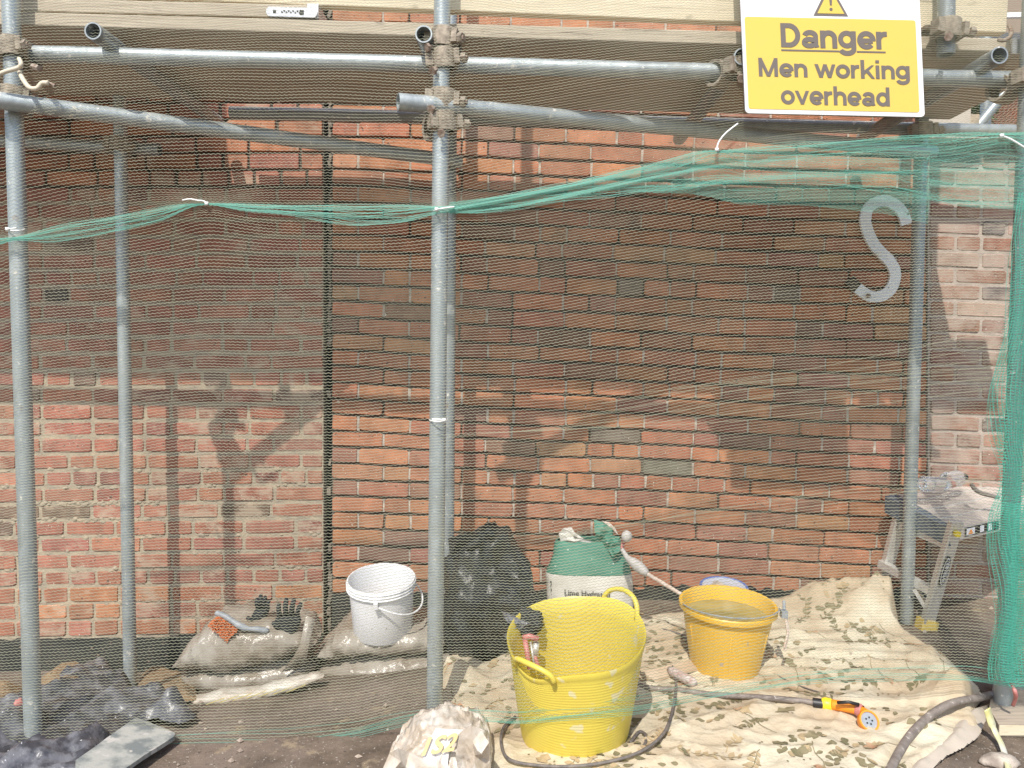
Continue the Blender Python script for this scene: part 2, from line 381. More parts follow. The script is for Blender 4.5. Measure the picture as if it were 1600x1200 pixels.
def line_p(k, x): return 905 - 25.6 * k + (x - 1500) * .03 + .8 * N3(x / 60, k, 5)
def pal(rnd, opts):
    t = rnd.random() * sum(o[0] for o in opts)
    for wgt, c in opts:
        t -= wgt
        if t <= 0: break
    f = rnd.uniform(.86, 1.14); return tuple(min(1, x * f * rnd.uniform(.94, 1.06)) for x in c)
PR = [(10, (.47, .195, .10)), (6, (.41, .165, .095)), (3, (.33, .145, .10)), (.7, (.24, .13, .095)), (.2, (.20, .165, .13)), (1.4, (.46, .23, .12))]
PL = [(8, (.37, .145, .10)), (4, (.41, .17, .11)), (2, (.30, .125, .095)), (.6, (.2, .13, .1))]
PP = [(5, (.34, .17, .12)), (3, (.27, .14, .105)), (2, (.40, .27, .21)), (1.3, (.15, .125, .12))]
def lay(wall, line, k0, k1, xa, xb, bank, palette, view, joint, seed, mat_attr, limit=300, WYf=WY, force=None, headers=.14, jz=None, perp_mat=None, perp_rec=.004, perp_p=.8, hole=None):
    rnd = random.Random(seed); cand = []; perps = MB()
    for k in range(k0, k1):
        x = xa - (0 if k % 2 else 0); first = True
        x = xa
        while x < xb - 6:
            if first: L = 81 if k % 2 else 41.5; first = False
            else: L = 41 if rnd.random() < headers or (k % 6 == 3 and rnd.random() < .8) else 80.5 + rnd.uniform(-1.5, 1.5)
            x1 = min(x + L, xb)
            if xb - x1 < 14: x1 = xb
            jw = joint * rnd.uniform(.7, 1.2)
            yb0, yb1 = line(k, x), line(k, x1); yt0, yt1 = line(k + 1, x), line(k + 1, x1)
            jj = jz(k) if jz else joint
            if not (hole and hole(k, x, x1)):
                A = (P(x + jw / 2, yb0, WYf) + P(x + jw / 2, yt0, WYf)) / 2; B = (P(x1 - jw / 2, yb1, WYf) + P(x1 - jw / 2, yt1, WYf)) / 2
                hgt = rnd.uniform(.955, 1.02) * ((P(x, yt0, WYf) - P(x, yb0, WYf)).length + (P(x1, yt1, WYf) - P(x1, yb1, WYf)).length) / 2 - jj / F * WYf
                col = pal(rnd, palette(k, x) if callable(palette) else palette)
                if force:
                    fc = force(k, x, x1)
                    if fc: col = fc
                inview = view(k, (x + x1) / 2)
                cand.append((A, B, hgt, col, (x1 - x) * (1 if inview else -1), rnd.uniform(-.003, .003) , rnd.randrange(12)))
                if perp_mat and rnd.random() < perp_p and x1 < xb - 2:
                    c = (P(x1, yb1, WYf) + P(x1, yt1, WYf)) / 2
                    perps.box(c + Vector((0, perp_rec + .012, 0)), jw / F * WYf * 1.25, .024, hgt * rnd.uniform(.8, 1.02))
            x = x1
    view_idx = sorted([i for i, c in enumerate(cand) if c[4] > 0], key=lambda i: -cand[i][4])[:limit]
    vs = set(view_idx); far = MB(); tints = []
    for i, (A, B, hgt, col, a, dy, var) in enumerate(cand):
        d = B - A; L = d.length; kind = 's' if L > .15 else 'h'; me, wd, V, Fc = bank.get(kind, var)
        ang = math.atan2(-d.z, d.x); R = Matrix.Rotation(ang + random.uniform(-.004, .004), 4, 'Y'); S = Matrix.Diagonal((L / wd, 1, hgt / .062, 1))
        mw = Matrix.Translation((A + B) / 2 + Vector((0, dy, 0))) @ R @ S
        if i in vs:
            o = bpy.data.objects.new('brick', me); COL.objects.link(o); o.parent = wall; o.matrix_local = mw; o.color = col + (1,)
        else:
            n0 = len(far.f); far.add([mw @ Vector(v) for v in V], Fc); tints += [col] * (len(far.f) - n0)
    if far.f:
        o = far.build('brickwork', mat_attr, wall); me = o.data; at = me.color_attributes.new('tint', 'FLOAT_COLOR', 'CORNER')
        arr = []
        for p in me.polygons: arr += list(tints[p.index] + (1,)) * p.loop_total
        at.data.foreach_set('color', arr); o['kind'] = 'stuff'
    if perps.f: tag(perps.build('pointing', perp_mat, wall), kind='stuff')
def slab(name, x0, x1, y0, y1, rec, mat, parent, th=.12, Y=WY):
    c = [P(x0, y1, Y), P(x1, y1, Y), P(x1, y0, Y), P(x0, y0, Y)]; f = [p + Vector((0, rec, 0)) for p in c]; k = [p + Vector((0, rec + th, 0)) for p in c]
    mb = MB(); mb.add(f + k, [(0, 1, 2, 3), (7, 6, 5, 4), (0, 4, 5, 1), (1, 5, 6, 2), (2, 6, 7, 3), (3, 7, 4, 0)]); return mb.build(name, mat, parent)
wl = empty('brick_wall', (0, 0, 0), 'red brick wall left of the vertical crack with smeared beige pointing', 'brick wall')
wr = empty('brick_wall', (0, 0, 0), 'orange brick wall with sagging courses and dark open joints, right of the crack', 'brick wall')
wp = empty('garden_wall', (0, 0, 0), 'low pinkish limewashed brick wall behind the aluminium work platform', 'brick wall')
wl['group'] = wr['group'] = 'brick walls behind the scaffold'
def view_main(k, x, f): y = f(k, x); return (110 < y + 0 < 1010 or 8 < y < 62) and -30 < x < 1460
def hole_l(k, x, x1): return False
lay(wl, line_l, 0, 50, -420, 506, BrickBank(m_brick_l, 1), lambda k, x: PL if 3 <= k < 27 else PL[:2] + PR[:2], lambda k, x: view_main(k, x, line_l), 5.0, 11, m_brick_la,
    headers=.34, jz=lambda k: 6.2 if 3 <= k < 27 else 3.6,
    force=lambda k, x, x1: (.06, .065, .06) if k == 20 and x < 100 < x1 else None)
bank_r = BrickBank(m_brick_r, 2)
def force_r(k, x, x1):
    if x < 1080 < x1 and k == 4: return (.17, .16, .12)
    if 580 < x < 640 and k == 6: return (.12, .1, .09)
    if 1390 < x and k in (13, 14): return (.09, .08, .07)
    if 990 < x < 1020 and k == 18: return (.11, .1, .08)
lay(wr, line_r, -8, 46, 518, 1449, bank_r, PR, lambda k, x: view_main(k, x, line_r) and line_r(k, x) < 925, 3.0, 12, m_brick_ra, headers=.2, jz=lambda k: 4.2, perp_mat=m_mort_white, perp_rec=.003, perp_p=.75, force=force_r)
slab('mortar_bed', -430, 505, 296, 1130, .0035, m_mort_beige, wl)
slab('mortar_bed', -430, 505, -420, 295, .011, m_mort_dark, wl)
slab('mortar_bed', 518, 1452, -420, 1010, .012, m_mort_dark, wr)
mb = MB()
a = P(505, -420, WY); b = P(521, 1100, WY); mb.box(((a.x + b.x) / 2, WY + .09, (a.z + b.z) / 2), .09, .05, a.z - b.z)
mb.build('crack_back', simple('black_void', (.008, .008, .007), rough=1), wr)
# crack filler and broken mortar edges
fl = MB(); rnd = random.Random(3)
for y in range(-60, 990, 9):
    if 235 < y < 292 or (540 < y < 880): 
        if rnd.random() < .8: continue
    c = P(514.5 + rnd.uniform(-1.5, 1.5), y, WY); fl.box(c + Vector((0, .022 + rnd.uniform(-.008, .01), 0)), .019 * rnd.uniform(.4, 1.0), .03, .03 * rnd.uniform(.6, 1.1), Matrix.Rotation(rnd.uniform(-.4, .4), 3, 'Y'))
tag(fl.build('crack_filling', simple('crumbling_filler', (.26, .22, .17), (.12, .10, .08), .95, scale=40, bs=100, bstr=1), wr), kind='stuff')
# mortar snots squeezed out along the left wall
sn = MB()
for _ in range(260):
    k = rnd.choice([7, 7, 7, 8, 8, 8, 9, 6, 4, 5, 10, 2]); x = rnd.uniform(0, 245) if k in (7, 8) else rnd.uniform(0, 500)
    c = P(x, line_l(k, x) + rnd.uniform(-3, 4), WY); r = rnd.uniform(.004, .011)
    v = []
    n = 7
    for q in range(n): an = q * 2 * math.pi / n; rr = r * rnd.uniform(.6, 1.3); v.append(c + Vector((math.cos(an) * rr * 1.5, .002, math.sin(an) * rr)))
    v.append(c + Vector((0, -r * rnd.uniform(.5, .9), r * .1)))
    sn.add(v, [(q, (q + 1) % n, n) for q in range(n)])
tag(sn.build('mortar_lumps', m_mort_beige, wl, smooth=True), kind='stuff')
# bitumen bands
def tar(x0, x1, ytop, ybot, parent, seed, Y=WY, amp=3):
    mb = MB(); n = int(abs(x1 - x0) / 6); top = []; bot = []
    for i in range(n + 1):
        x = x0 + (x1 - x0) * i / n; yt = ytop(x) + amp * fbm(x / 22, seed, 0, 4) * 2.2
        top.append(P(x, yt, Y) + Vector((0, -.006 + .002 * N3(x / 20, 1, 1), 0))); bot.append(P(x, ybot(x), Y) + Vector((0, -.007, 0)))
    V = top + bot + [p + Vector((0, .03, 0)) for p in top]
    Fc = []
    for i in range(n): Fc += [(i, i + 1, n + 1 + i + 1, n + 1 + i), (2 * (n + 1) + i, 2 * (n + 1) + i + 1, i + 1, i)]
    mb.add(V, Fc); return mb.build('bitumen_band', m_tar, parent, smooth=False)
tar(-430, 280, lambda x: 999 - x * .012, lambda x: 1120, wl, 1)
tar(280, 506, lambda x: 994 - x * .012, lambda x: 1100, wl, 4)
tar(519, 1449, lambda x: 918 + (8 if x > 1180 else 0) + (x - 1000) * -.02, lambda x: 1060, wr, 2, amp=7)
# low wall on the right
lay(wp, line_p, -2, 27, 1452, 1800, BrickBank(m_brick_p, 3), PP, lambda k, x: x < 1620, 5.0, 13, m_brick_pa, headers=.4, jz=lambda k: 4.5, WYf=3.24)
slab('mortar_bed', 1440, 1800, 216, 1000, .004, simple('pale_mortar', (.46, .38, .32), (.33, .27, .23), .95, scale=20, bs=90, bstr=.8), wp, Y=3.24)
mb = MB()
for i, (xa, xb) in enumerate([(1450, 1538), (1541, 1640), (1643, 1800)]):
    a = P(xa, 212, 3.2); b = P(xb, 212, 3.2); mb2 = MB(); mb2.box(((a.x + b.x) / 2, 3.27, a.z + .0), b.x - a.x, .2, .035)
    mb2.build('coping_stone', simple('pale_coping', (.52, .46, .38), (.4, .36, .3), .9, scale=10, bs=60), wp)
a = P(1452, 168, 3.5); b = P(1516, 204, 3.5)
t = empty('stone_block', (0, 0, 0), 'pale rendered stub of masonry above the low right-hand wall', 'masonry')
mb = MB(); mb.box(((a.x + b.x) / 2, 3.65, (a.z + b.z) / 2 - .05), b.x - a.x, .3, a.z - b.z + .1); mb.build('block', simple('pale_render', (.50, .44, .37), (.42, .37, .31), .9, scale=8, bs=40), t)
a = P(1517, 176, 3.5); b = P(1534, 204, 3.5); mb = MB(); mb.box(((a.x + b.x) / 2, 3.62, (a.z + b.z) / 2 - .05), b.x - a.x, .2, a.z - b.z + .1); mb.build('block', m_mort_beige, t)

# ------------------------------------------------------------------ S shaped tie plate
cen = [(1413, 352), (1407, 334), (1396, 322), (1380, 315), (1365, 318), (1353, 328), (1349, 345), (1353, 363), (1362, 382), (1374, 396), (1387, 409), (1395, 425), (1394, 440), (1387, 454), (1374, 463), (1358, 464), (1345, 457), (1333, 447), (1324, 437)]
c3 = spline([P(x, y, WY) for x, y in cen], 6); mb = MB(); nl = len(c3); hwid = .0225
for i, p in enumerate(c3):
    t = (c3[min(i + 1, nl - 1)] - c3[max(i - 1, 0)]).normalized(); nn = Vector((-t.z, 0, t.x)); hw_ = hwid * (1 + .08 * N3(i * .5, 2, 2))
    for s_, y_ in ((1, -.022), (-1, -.022), (-1, -.008), (1, -.008)): mb.v.append(p + nn * hw_ * s_ + Vector((0, y_, 0)))
for i in range(nl - 1):
    for q in range(4): mb.f.append((i * 4 + q, i * 4 + (q + 1) % 4, i * 4 + 4 + (q + 1) % 4, i * 4 + 4 + q)); mb.mi.append(1 if i > nl - 10 else 0)
mb.f += [(3, 2, 1, 0), tuple((nl - 1) * 4 + q for q in range(4))]; mb.mi += [0, 1]
sp = mb.build('tie_plate', [m_splate, m_mort_dark]); tag(sp, 'large white S shaped iron tie plate fixed to the brick wall', 'tie plate')
for bx_, by_ in ((1357, 462), (1374, 396)):
    mb = MB(); mb.tube([P(bx_, by_, WY - .024), P(bx_, by_, WY - .036)], .010, 6); mb.build('bolt', m_rust if by_ > 450 else m_splate, sp)

# ------------------------------------------------------------------ scaffold
TR = .02415
def tube_thing(name, label, a, b, group=None, mat=None, r=TR, hollow=True, cat='scaffold tube'):
    a = Vector(a); b = Vector(b); mb = MB(); d = (b - a).normalized(); n = 24
    k = max(2, int((b - a).length / .25)); pts = [a.lerp(b, i / k) for i in range(k + 1)]
    mb.tube(pts, r, n, cap=False)
    i0 = len(mb.v); mb.tube([a, a + d * .12], r - .004, n, cap=True)
    i1 = len(mb.v); mb.tube([b - d * .12, b], r - .004, n, cap=True)
    for q in range(n):
        mb.f.append((q, (q + 1) % n, i0 + (q + 1) % n, i0 + q)); mb.mi.append(0)
        e = k * n; f = i1 + n
        mb.f.append((e + (q + 1) % n, e + q, f + q, f + (q + 1) % n)); mb.mi.append(0)
    # the inner end caps that would close the visible mouth are dropped
    bad = {tuple(i0 + q for q in range(n))[::-1], tuple(i1 + n + q for q in range(n))}
    kk = [i for i, f_ in enumerate(mb.f) if f_ in bad]
    for i in reversed(kk): mb.f.pop(i); mb.mi.pop(i)
    o = mb.build(name, mat or m_galv, smooth=True, angle=40); return tag(o, label, cat, group)
gS = 'upright scaffold standards'; gH = 'horizontal scaffold tubes'; gT = 'short transom tubes under the deck'
def ext(x0, y0, x1, y1, Ya, Yb, ylo, yhi):     # extend a tube beyond the frame along its own line
    A = P(x0, y0, Ya); B = P(x1, y1, Yb); return A.lerp(B, ylo), A.lerp(B, yhi)
def zclip(A, B, z0, z1):
    d = (B - A) / (B.z - A.z); return A + d * (z0 - A.z), A + d * (z1 - A.z)
def standard(label, x0, y0, x1, y1, Y, top=3.4, mat=None):
    A = P(x0, y0, Y); B = P(x1, y1, Y); bz = gz(B.x, B.y) + .005
    a, b = zclip(B, A, bz, top); return tube_thing('scaffold_standard', label, a, b, gS, mat)
standard('thick galvanised standard at the left edge, nearest the camera, over the black sheeting', 17, 0, 53, 1180, 2.25)
standard('front standard in the middle of the scaffold, beside the white bucket', 691, 0, 679, 1110, 2.25)
standard('rear standard close behind the middle front one, mostly hidden by it', 704, 180, 699, 1000, 2.95, mat=m_galv_old)
standard('rear standard rising from the sheeting left of the sandbags', 188, 200, 204, 1085, 2.95)
standard('rear standard crossing the aluminium work platform beside the S plate', 1440, 200, 1416, 980, 2.95, mat=m_galv_old)
standard('right front standard wrapped in bunched green netting', 1604, 200, 1566, 1125, 2.25, mat=m_galv_old)
def htube(label, x0, y0, Y0, x1, y1, Y1, group=gH, name='scaffold_tube', mat=None, e0=0, e1=0, zoff=0):
    a = P(x0, y0, Y0); b = P(x1, y1, Y1); d = (b - a).normalized(); return tube_thing(name, label, a - d * e0, b + d * e1, group, mat)
htube('long front ledger tube just under the deck, sunlit along its top', 40, 84, 2.305, 1100, 112, 2.305, name='scaffold_ledger', e0=1.3, e1=.95)
htube('plan brace tube from the left front standard to the middle rear one', 20, 160, 2.20, 700, 250, 2.89, e0=.06, e1=.05, name='scaffold_brace')
htube('brace tube with an open end at the middle front standard, running to the rear right', 622, 159, 2.19, 1440, 236, 2.90, name='scaffold_brace', e1=.06)
htube('rear ledger tube running dark along the wall under the deck', 360, 176, 3.005, 1550, 204, 3.005, name='scaffold_ledger', mat=m_galv_old, e1=.9)
htube('short rear ledger tube low at the left edge, behind the standards', -20, 219, 3.0, 250, 234, 3.0, name='scaffold_ledger', mat=m_galv_old, e0=.6)
for lab, x, y, e in (('transom tube end above the ledger at the upper left', 145, 48, 0), ('transom tube end beside the middle front standard', 662, 53, 0),
                  ('transom tube end half hidden by the danger sign', 1160, 88, 0), ('transom tube end at the upper right by the toe board end', 1562, 86, .0)):
    a = P(x, y, 2.2); tube_thing('scaffold_transom', lab, a, Vector((a.x + .012, 3.08, a.z + .01)), gT, m_galv_old)
A = P(1479, -150, 2.28); B = P(1478, 86, 2.28)
tube_thing('scaffold_tube', 'short stub tube with ribbed end hanging over the toe board right of the sign', B, A, gS, m_galv_old)
tube_thing('scaffold_tube', 'distant upright tube seen against the red roof tiles', P(1540, 330, 3.9), P(1540, -200, 3.9), None, m_galv_old)
htube('diagonal far brace tube against the red roof tiles', 1500, 230, 3.8, 1600, 110, 3.8, name='scaffold_brace', mat=m_galv_old, group=None)
# couplers
def make_coupler():
    r = empty('scaffold_coupler', (0, 0, 0))
    mb = MB(); prof = [(.0255, -.022), (.034, -.024), (.036, 0), (.034, .024), (.0255, .022)]
    mb.lathe(prof, 20); mb.build('collar', m_coupler, r, smooth=True, angle=40)
    mb = MB(); M = Matrix.Translation((0, .055, 0)) @ Matrix.Rotation(math.pi / 2, 4, 'Y'); mb.lathe(prof, 20, M); mb.build('saddle', m_coupler, r, smooth=True, angle=40)
    mb = MB(); mb.tube([(.03, -.022, -.006), (.062, -.03, -.008)], .0065, 8); bo = mb.build('bolt', m_rust, r)
    mb = MB(); mb.tube([(.046, -.0255, -.007), (.058, -.029, -.008)], .013, 6); mb.build('nut', m_coupler, bo)
    mb = MB(); mb.box((-.036, -.012, 0), .02, .03, .036); mb.build('hinge', m_coupler, r); mb = MB(); mb.box((.034, -.016, 0), .014, .03, .034); mb.build('flap', m_coupler, r)
    mb = MB(); mb.tube([(-.02, -.03, -.03), (-.03, -.045, -.04)], .006, 8); mb.tube([(-.026, -.04, -.037), (-.03, -.045, -.04)], .011, 6); mb.build('bolt', m_rust, r)
    return r
cp0 = make_coupler(); first = True
cps = [(19, 76, 2.25, 0, 'dusty coupler joining the left standard to the front ledger'), (22, 152, 2.25, .3, 'rusty coupler below the ledger on the left standard'),
       (694, 62, 2.25, -.2, 'coupler on the middle standard beside the transom end'), (694, 93, 2.25, 0, 'coupler joining the middle standard to the front ledger'),
       (692, 156, 2.25, .1, 'coupler holding the open-ended brace to the middle standard'), (693, 192, 2.25, .5, 'lowest coupler on the middle standard, with pale lugs'),
       (1479, 48, 2.26, .2, 'coupler on the stub tube right of the sign'), (1150, 108, 2.25, .6, 'coupler on the ledger at the left edge of the sign'),
       (1600, 128, 2.25, .4, 'coupler at the right front standard under the transom end'), (1440, 204, 2.95, 0, 'coupler on the rear right standard at the rear ledger'), (188, 226, 2.95, 0, 'coupler on the rear left standard at the low rear ledger')]
for x, y, Y, rz, lab in cps:
    c = cp0 if first else copy_tree(cp0); first = False
    p = P(x, y, Y); c.location = p; c.rotation_euler = (random.uniform(-.08, .08), random.uniform(-.15, .15), rz); s = 1.12; c.scale = (s, s, s)
    tag(c, lab, 'coupler', 'scaffold couplers')
# loose swivel strap hanging at the upper left
t = empty('coupler_strap', P(40, 105, 2.19), 'pale bent coupler strap hanging open at the left standard', 'coupler')
mb = MB(); mb.tube([p - t.location for p in spline([P(30, 92, 2.18), P(33, 100, 2.16), P(28, 106, 2.16), P(8, 112, 2.15), P(-6, 118, 2.15)], 5)], [.006] * 21, 8); mb.build('strap', simple('cream_paint', (.62, .55, .42), rough=.6), t, smooth=True)
mb = MB(); mb.tube([p - t.location for p in spline([P(30, 112, 2.18), P(36, 124, 2.16), P(46, 137, 2.15), P(58, 138, 2.15), P(66, 130, 2.15), P(76, 130, 2.15)], 5)], [.004, .006] + [.0065] * 22 + [.008, .004], 8); mb.build('strap', bpy.data.materials['cream_paint'], t, smooth=True)
mb = MB(); mb.tube([P(52, 104, 2.18) - t.location, P(62, 107, 2.16) - t.location], .009, 6); mb.build('bolt', m_rust, t); mb = MB(); mb.tube([P(76, 130, 2.16) - t.location, P(86, 134, 2.16) - t.location], .005, 6); mb.build('bolt', m_rust, t)

# ------------------------------------------------------------------ boards
def board(label, xa, ya, xb, yb, Y, wid, thk, mat, e0=0, e1=0, vert=False, name='scaffold_board', group='scaffold boards of the deck', band=None, cat='scaffold board'):
    a = P(xa, ya, Y); b = P(xb, yb, Y); d = (b - a).normalized(); a = a - d * e0; b = b + d * e1
    t = empty(name, (0, 0, 0), label, cat, group)
    mb = MB(); off = Vector((0, wid / 2, thk / 2)) if not vert else Vector((0, thk / 2, wid / 2))
    n = 14; 
    W, H = (wid, thk) if not vert else (thk, wid)
    me = None
    mb.beam(a + off, b + off, W, H)
    o = mb.build('plank', mat, t)
    bv = o.modifiers.new('bv', 'BEVEL'); bv.width = .003; bv.segments = 2
    if band:
        for s_ in band:
            e = a if s_ == 0 else b; q = d * (.03 if s_ == 0 else -.03)
            mb = MB(); mb.beam(e + off - q * .1, e + off + q, W + .004, H + .004); mb.build('end_band', m_band, t)
    return t
board('front deck board over the ledger, lit along its edge', 40, 39, 1150, 69, 2.30, .225, .038, m_wood, e0=1.3, e1=1.15)
A1 = P(40, 39, 2.30); A2 = P(1150, 69, 2.30)
for i, lab in enumerate(['second deck board from the front, seen from below', 'innermost deck board, seen from below nearest the wall']):
    t = empty('scaffold_board', (0, 0, 0), lab, 'scaffold board', 'scaffold boards of the deck'); d = (A2 - A1).normalized()
    off = Vector((0, .225 * 1.5 + .006 + i * .231 - (.02 if i else 0), .019 + (.002 * i))); mb = MB(); mb.beam(A1 - d * 1.3 + off, A2 + d * 1.0 + off, .225 if not i else .19, .038); mb.build('plank', m_wood, t)
t = empty('scaffold_board', (0, 0, 0), 'unseen board added over the deck at the upper left to shade the bricks', 'scaffold board', 'scaffold boards of the deck')
mb = MB(); xe = P(345, 200, 3.2).x - .05; mb.box(((xe - 2.6) / 2, 3.005, CAMZ + 1.115), 2.6 + xe, .33, .038); mb.build('plank', m_wood, t)  # out of sight above the deck, placed and sized to shade these bricks
board('loose board lying on the deck at the upper left with a metal end plate', 40, 17, 496, 28, 2.31, .225, .038, m_wood, e0=1.3, e1=0, band=[1])
board('upright toe board along the top, ending right of the sign', 400, 4, 1575, 51, 2.33, .30, .034, m_wood2, e0=1.9, vert=True, name='toe_board', group=None)
# end plate with lettering on the loose board
c = P(456, 19.5, 2.303); t = empty('board_tag', c, 'small white metal identity plate nailed to the loose board edge', 'tag')
t.rotation_euler = (0, math.radians(1.4), 0)
mb = MB(); 
pts = []
for k in range(24):
    an = 2 * math.pi * k / 24; ca, sa = math.cos(an), math.sin(an); pts.append((.062 * math.copysign(1, ca) + .013 * ca, .014 * sa * 1.0))
mb.add([(x, -.003, z) for x, z in pts] + [(x, .004, z) for x, z in pts], [tuple(range(24))] + [((k + 1) % 24, k, 24 + k, 24 + (k + 1) % 24) for k in range(24)])
mb.build('plate', m_band, t)
mb = MB(); 
for k in range(9): mb.box((-.028 + k * .0065, -.0042, .004 * (k % 2) - .001), .0045, .001, .0035)
mb.box((.03, -.0042, 0), .012, .001, .014); mb.box((-.05, -.0042, 0), .008, .001, .009)
mb.build('lettering', m_print, t)
# small off-cut metal band at the far right board end
t = empty('metal_bracket', P(1592, 73, 2.29), 'shiny metal band wrapped on the deck board at the right edge', 'bracket'); mb = MB(); mb.box((0, -.002, 0), .045, .008, .042); mb.build('plate', m_band, t)
# steel clip at toe board end
mb = MB(); mb.tube(spline([P(1560, 62, 2.28), P(1568, 63, 2.27), P(1578, 58, 2.27), P(1580, 48, 2.28), P(1577, 40, 2.3)], 5), .006, 8)
tag(mb.build('toe_board_clip', m_rust, smooth=True), 'rusty hooked clip at the end of the toe board', 'clip')

# ------------------------------------------------------------------ text helper
def text_mesh(s, bold=.02):
    cu = bpy.data.curves.new('t', 'FONT'); cu.body = s; cu.size = 1;  cu.resolution_u = 4; cu.extrude = 0.0
    o = bpy.data.objects.new('t', cu); COL.objects.link(o); bpy.context.view_layer.update()
    me = bpy.data.meshes.new_from_object(o.evaluated_get(bpy.context.evaluated_depsgraph_get()))
    bpy.data.objects.remove(o); return me
def lettering(s, fn, mat, parent, bold=.02, flip=False, name='lettering'):
    """fn(u, v) maps 0..1 text box coordinates to a point."""
    me = text_mesh(s, 0); n = len(me.vertices); co = np.zeros(n * 3); me.vertices.foreach_get('co', co); co = co.reshape(-1, 3)
    fs = [tuple(p.vertices) for p in me.polygons]; lo = co.min(0); hi = co.max(0); V = []; Fc = []; k = bold * 1.05
    offs = [(0, 0)] if bold < .015 else [(-k, 0), (k, 0), (0, k * .8), (0, -k * .8), (-k * .7, -k * .6), (k * .7, k * .6), (-k * .7, k * .6), (k * .7, -k * .6)]
    for j, (ox, oy) in enumerate(offs):
        n0 = len(V)
        for i in range(n):
            p = fn((co[i, 0] + ox - lo[0] + k) / (hi[0] - lo[0] + 2 * k), (co[i, 1] + oy - lo[1] + k) / (hi[1] - lo[1] + 2 * k)); V.append(p + Vector((0, -.00012 * j, 0)))
        Fc += [tuple(n0 + q for q in f) for f in fs]
    V2 = []; F2 = []
    for i, f in enumerate(Fc):
        F2.append(tuple(range(len(V2), len(V2) + len(f)))); V2 += [V[q] + Vector((0, -4e-6 * (i % 29), 0)) for q in f]
    return obj(name, V2, F2, mat, parent)

# grotesque sign letters drawn as strokes (x-height 1, capitals 1.38)
def arc(cx, cy, rx, ry, a0, a1, n=18): return [(cx + rx * math.cos(math.radians(a0 + (a1 - a0) * k / n)), cy + ry * math.sin(math.radians(a0 + (a1 - a0) * k / n))) for k in range(n + 1)]
GL = {'o': (1.04, [(arc(.51, .5, .385, .385, 0, 360, 30), -.1, 1.1)]),
 'd': (1.04, [(arc(.49, .5, .36, .385, 0, 360, 30), -.1, 1.1), ([(.87, 0), (.87, 1.38)], 0, 1.38)]),
 'g': (1.04, [(arc(.49, .52, .36, .365, 0, 360, 30), -.1, 1.1), ([(.87, 1.0), (.87, .0)] + arc(.49, -.02, .38, .25, 0, -165, 16), -.5, 1.0)]),
 'n': (.98, [([(.14, 0), (.14, 1)], 0, 1), (arc(.49, .56, .33, .32, 170, 0, 14) + [(.82, .3), (.82, 0)], 0, 1.02)]),
 'h': (.98, [([(.14, 0), (.14, 1.38)], 0, 1.38), (arc(.49, .56, .33, .32, 170, 0, 14) + [(.82, .3), (.82, 0)], 0, 1.02)]),
 'r': (.66, [([(.14, 0), (.14, 1)], 0, 1), (arc(.52, .50, .37, .37, 175, 88, 9) + [(.62, .87)], 0, 1.02)]),
 'e': (1.02, [(arc(.51, .5, .385, .385, -6, 318, 30), -.1, 1.1), ([(.14, .46), (.88, .46)], 0, 1)]),
 'a': (1.0, [(arc(.48, .66, .31, .22, 168, 0, 14) + [(.79, .4), (.79, .16), (.86, .0)], 0, 1.02), (arc(.43, .30, .30, .185, 0, 360, 24), -.02, 1)]),
 'D': (1.16, [([(.16, 0), (.16, 1.38)], 0, 1.38), ([(.1, 1.25), (.45, 1.25)] + arc(.47, .69, .52, .56, 90, -90, 22) + [(.1, .13)], 0, 1.38)]),
 'M': (1.46, [([(.15, 0), (.15, 1.38)], 0, 1.38), ([(1.27, 0), (1.27, 1.38)], 0, 1.38), ([(.13, 1.55), (.72, -.06)], 0, 1.38), ([(1.29, 1.55), (.70, -.06)], 0, 1.38)]),
 'w': (1.42, [([(.07, 1.1), (.40, -.1)], 0, 1), ([(.38, -.1), (.71, 1.1)], 0, 1), ([(.69, 1.1), (1.02, -.1)], 0, 1), ([(1.00, -.1), (1.33, 1.1)], 0, 1)]),
 'v': (.98, [([(.08, 1.1), (.50, -.1)], 0, 1), ([(.46, -.1), (.88, 1.1)], 0, 1)]),
 'k': (.98, [([(.14, 0), (.14, 1.38)], 0, 1.38), ([(.14, .34), (.88, 1.12)], 0, 1), ([(.40, .64), (.90, -.12)], 0, 1)]),
 'i': (.42, [([(.19, 0), (.19, 1)], 0, 1), ([(.19, 1.17), (.19, 1.38)], 0, 1.38)])}
def stroke_text(s, fn, mat, parent, tw=.27):
    V = []; Fc = []; x0 = 0; dep = []; sk = 0
    for ch in s:
        if ch == ' ': x0 += .5; continue
        adv, strokes = GL[ch]
        for pts, lo, hi in strokes:
            sk += 1; n = len(pts); b = len(V)
            for i, (x, y) in enumerate(pts):
                ax, ay = pts[max(i - 1, 0)]; bx, by = pts[min(i + 1, n - 1)]; L = math.hypot(bx - ax, by - ay); nx, ny = -(by - ay) / L * tw / 2, (bx - ax) / L * tw / 2
                for q in (1, -1): V.append((x0 + x + nx * q, min(hi, max(lo, y + ny * q)))); dep.append(sk % 7)
            for i in range(n - 1): Fc.append((b + 2 * i, b + 2 * i + 1, b + 2 * i + 3, b + 2 * i + 2))
        x0 += adv + .05
    xs = [v[0] for v in V]; ys = [v[1] for v in V]; a, c = min(xs), max(xs); d, e = min(ys), max(ys)
    return obj('lettering', [fn((x - a) / (c - a), (y - d) / (e - d)) + Vector((0, -.00008 * k, 0)) for (x, y), k in zip(V, dep)], Fc, mat, parent)

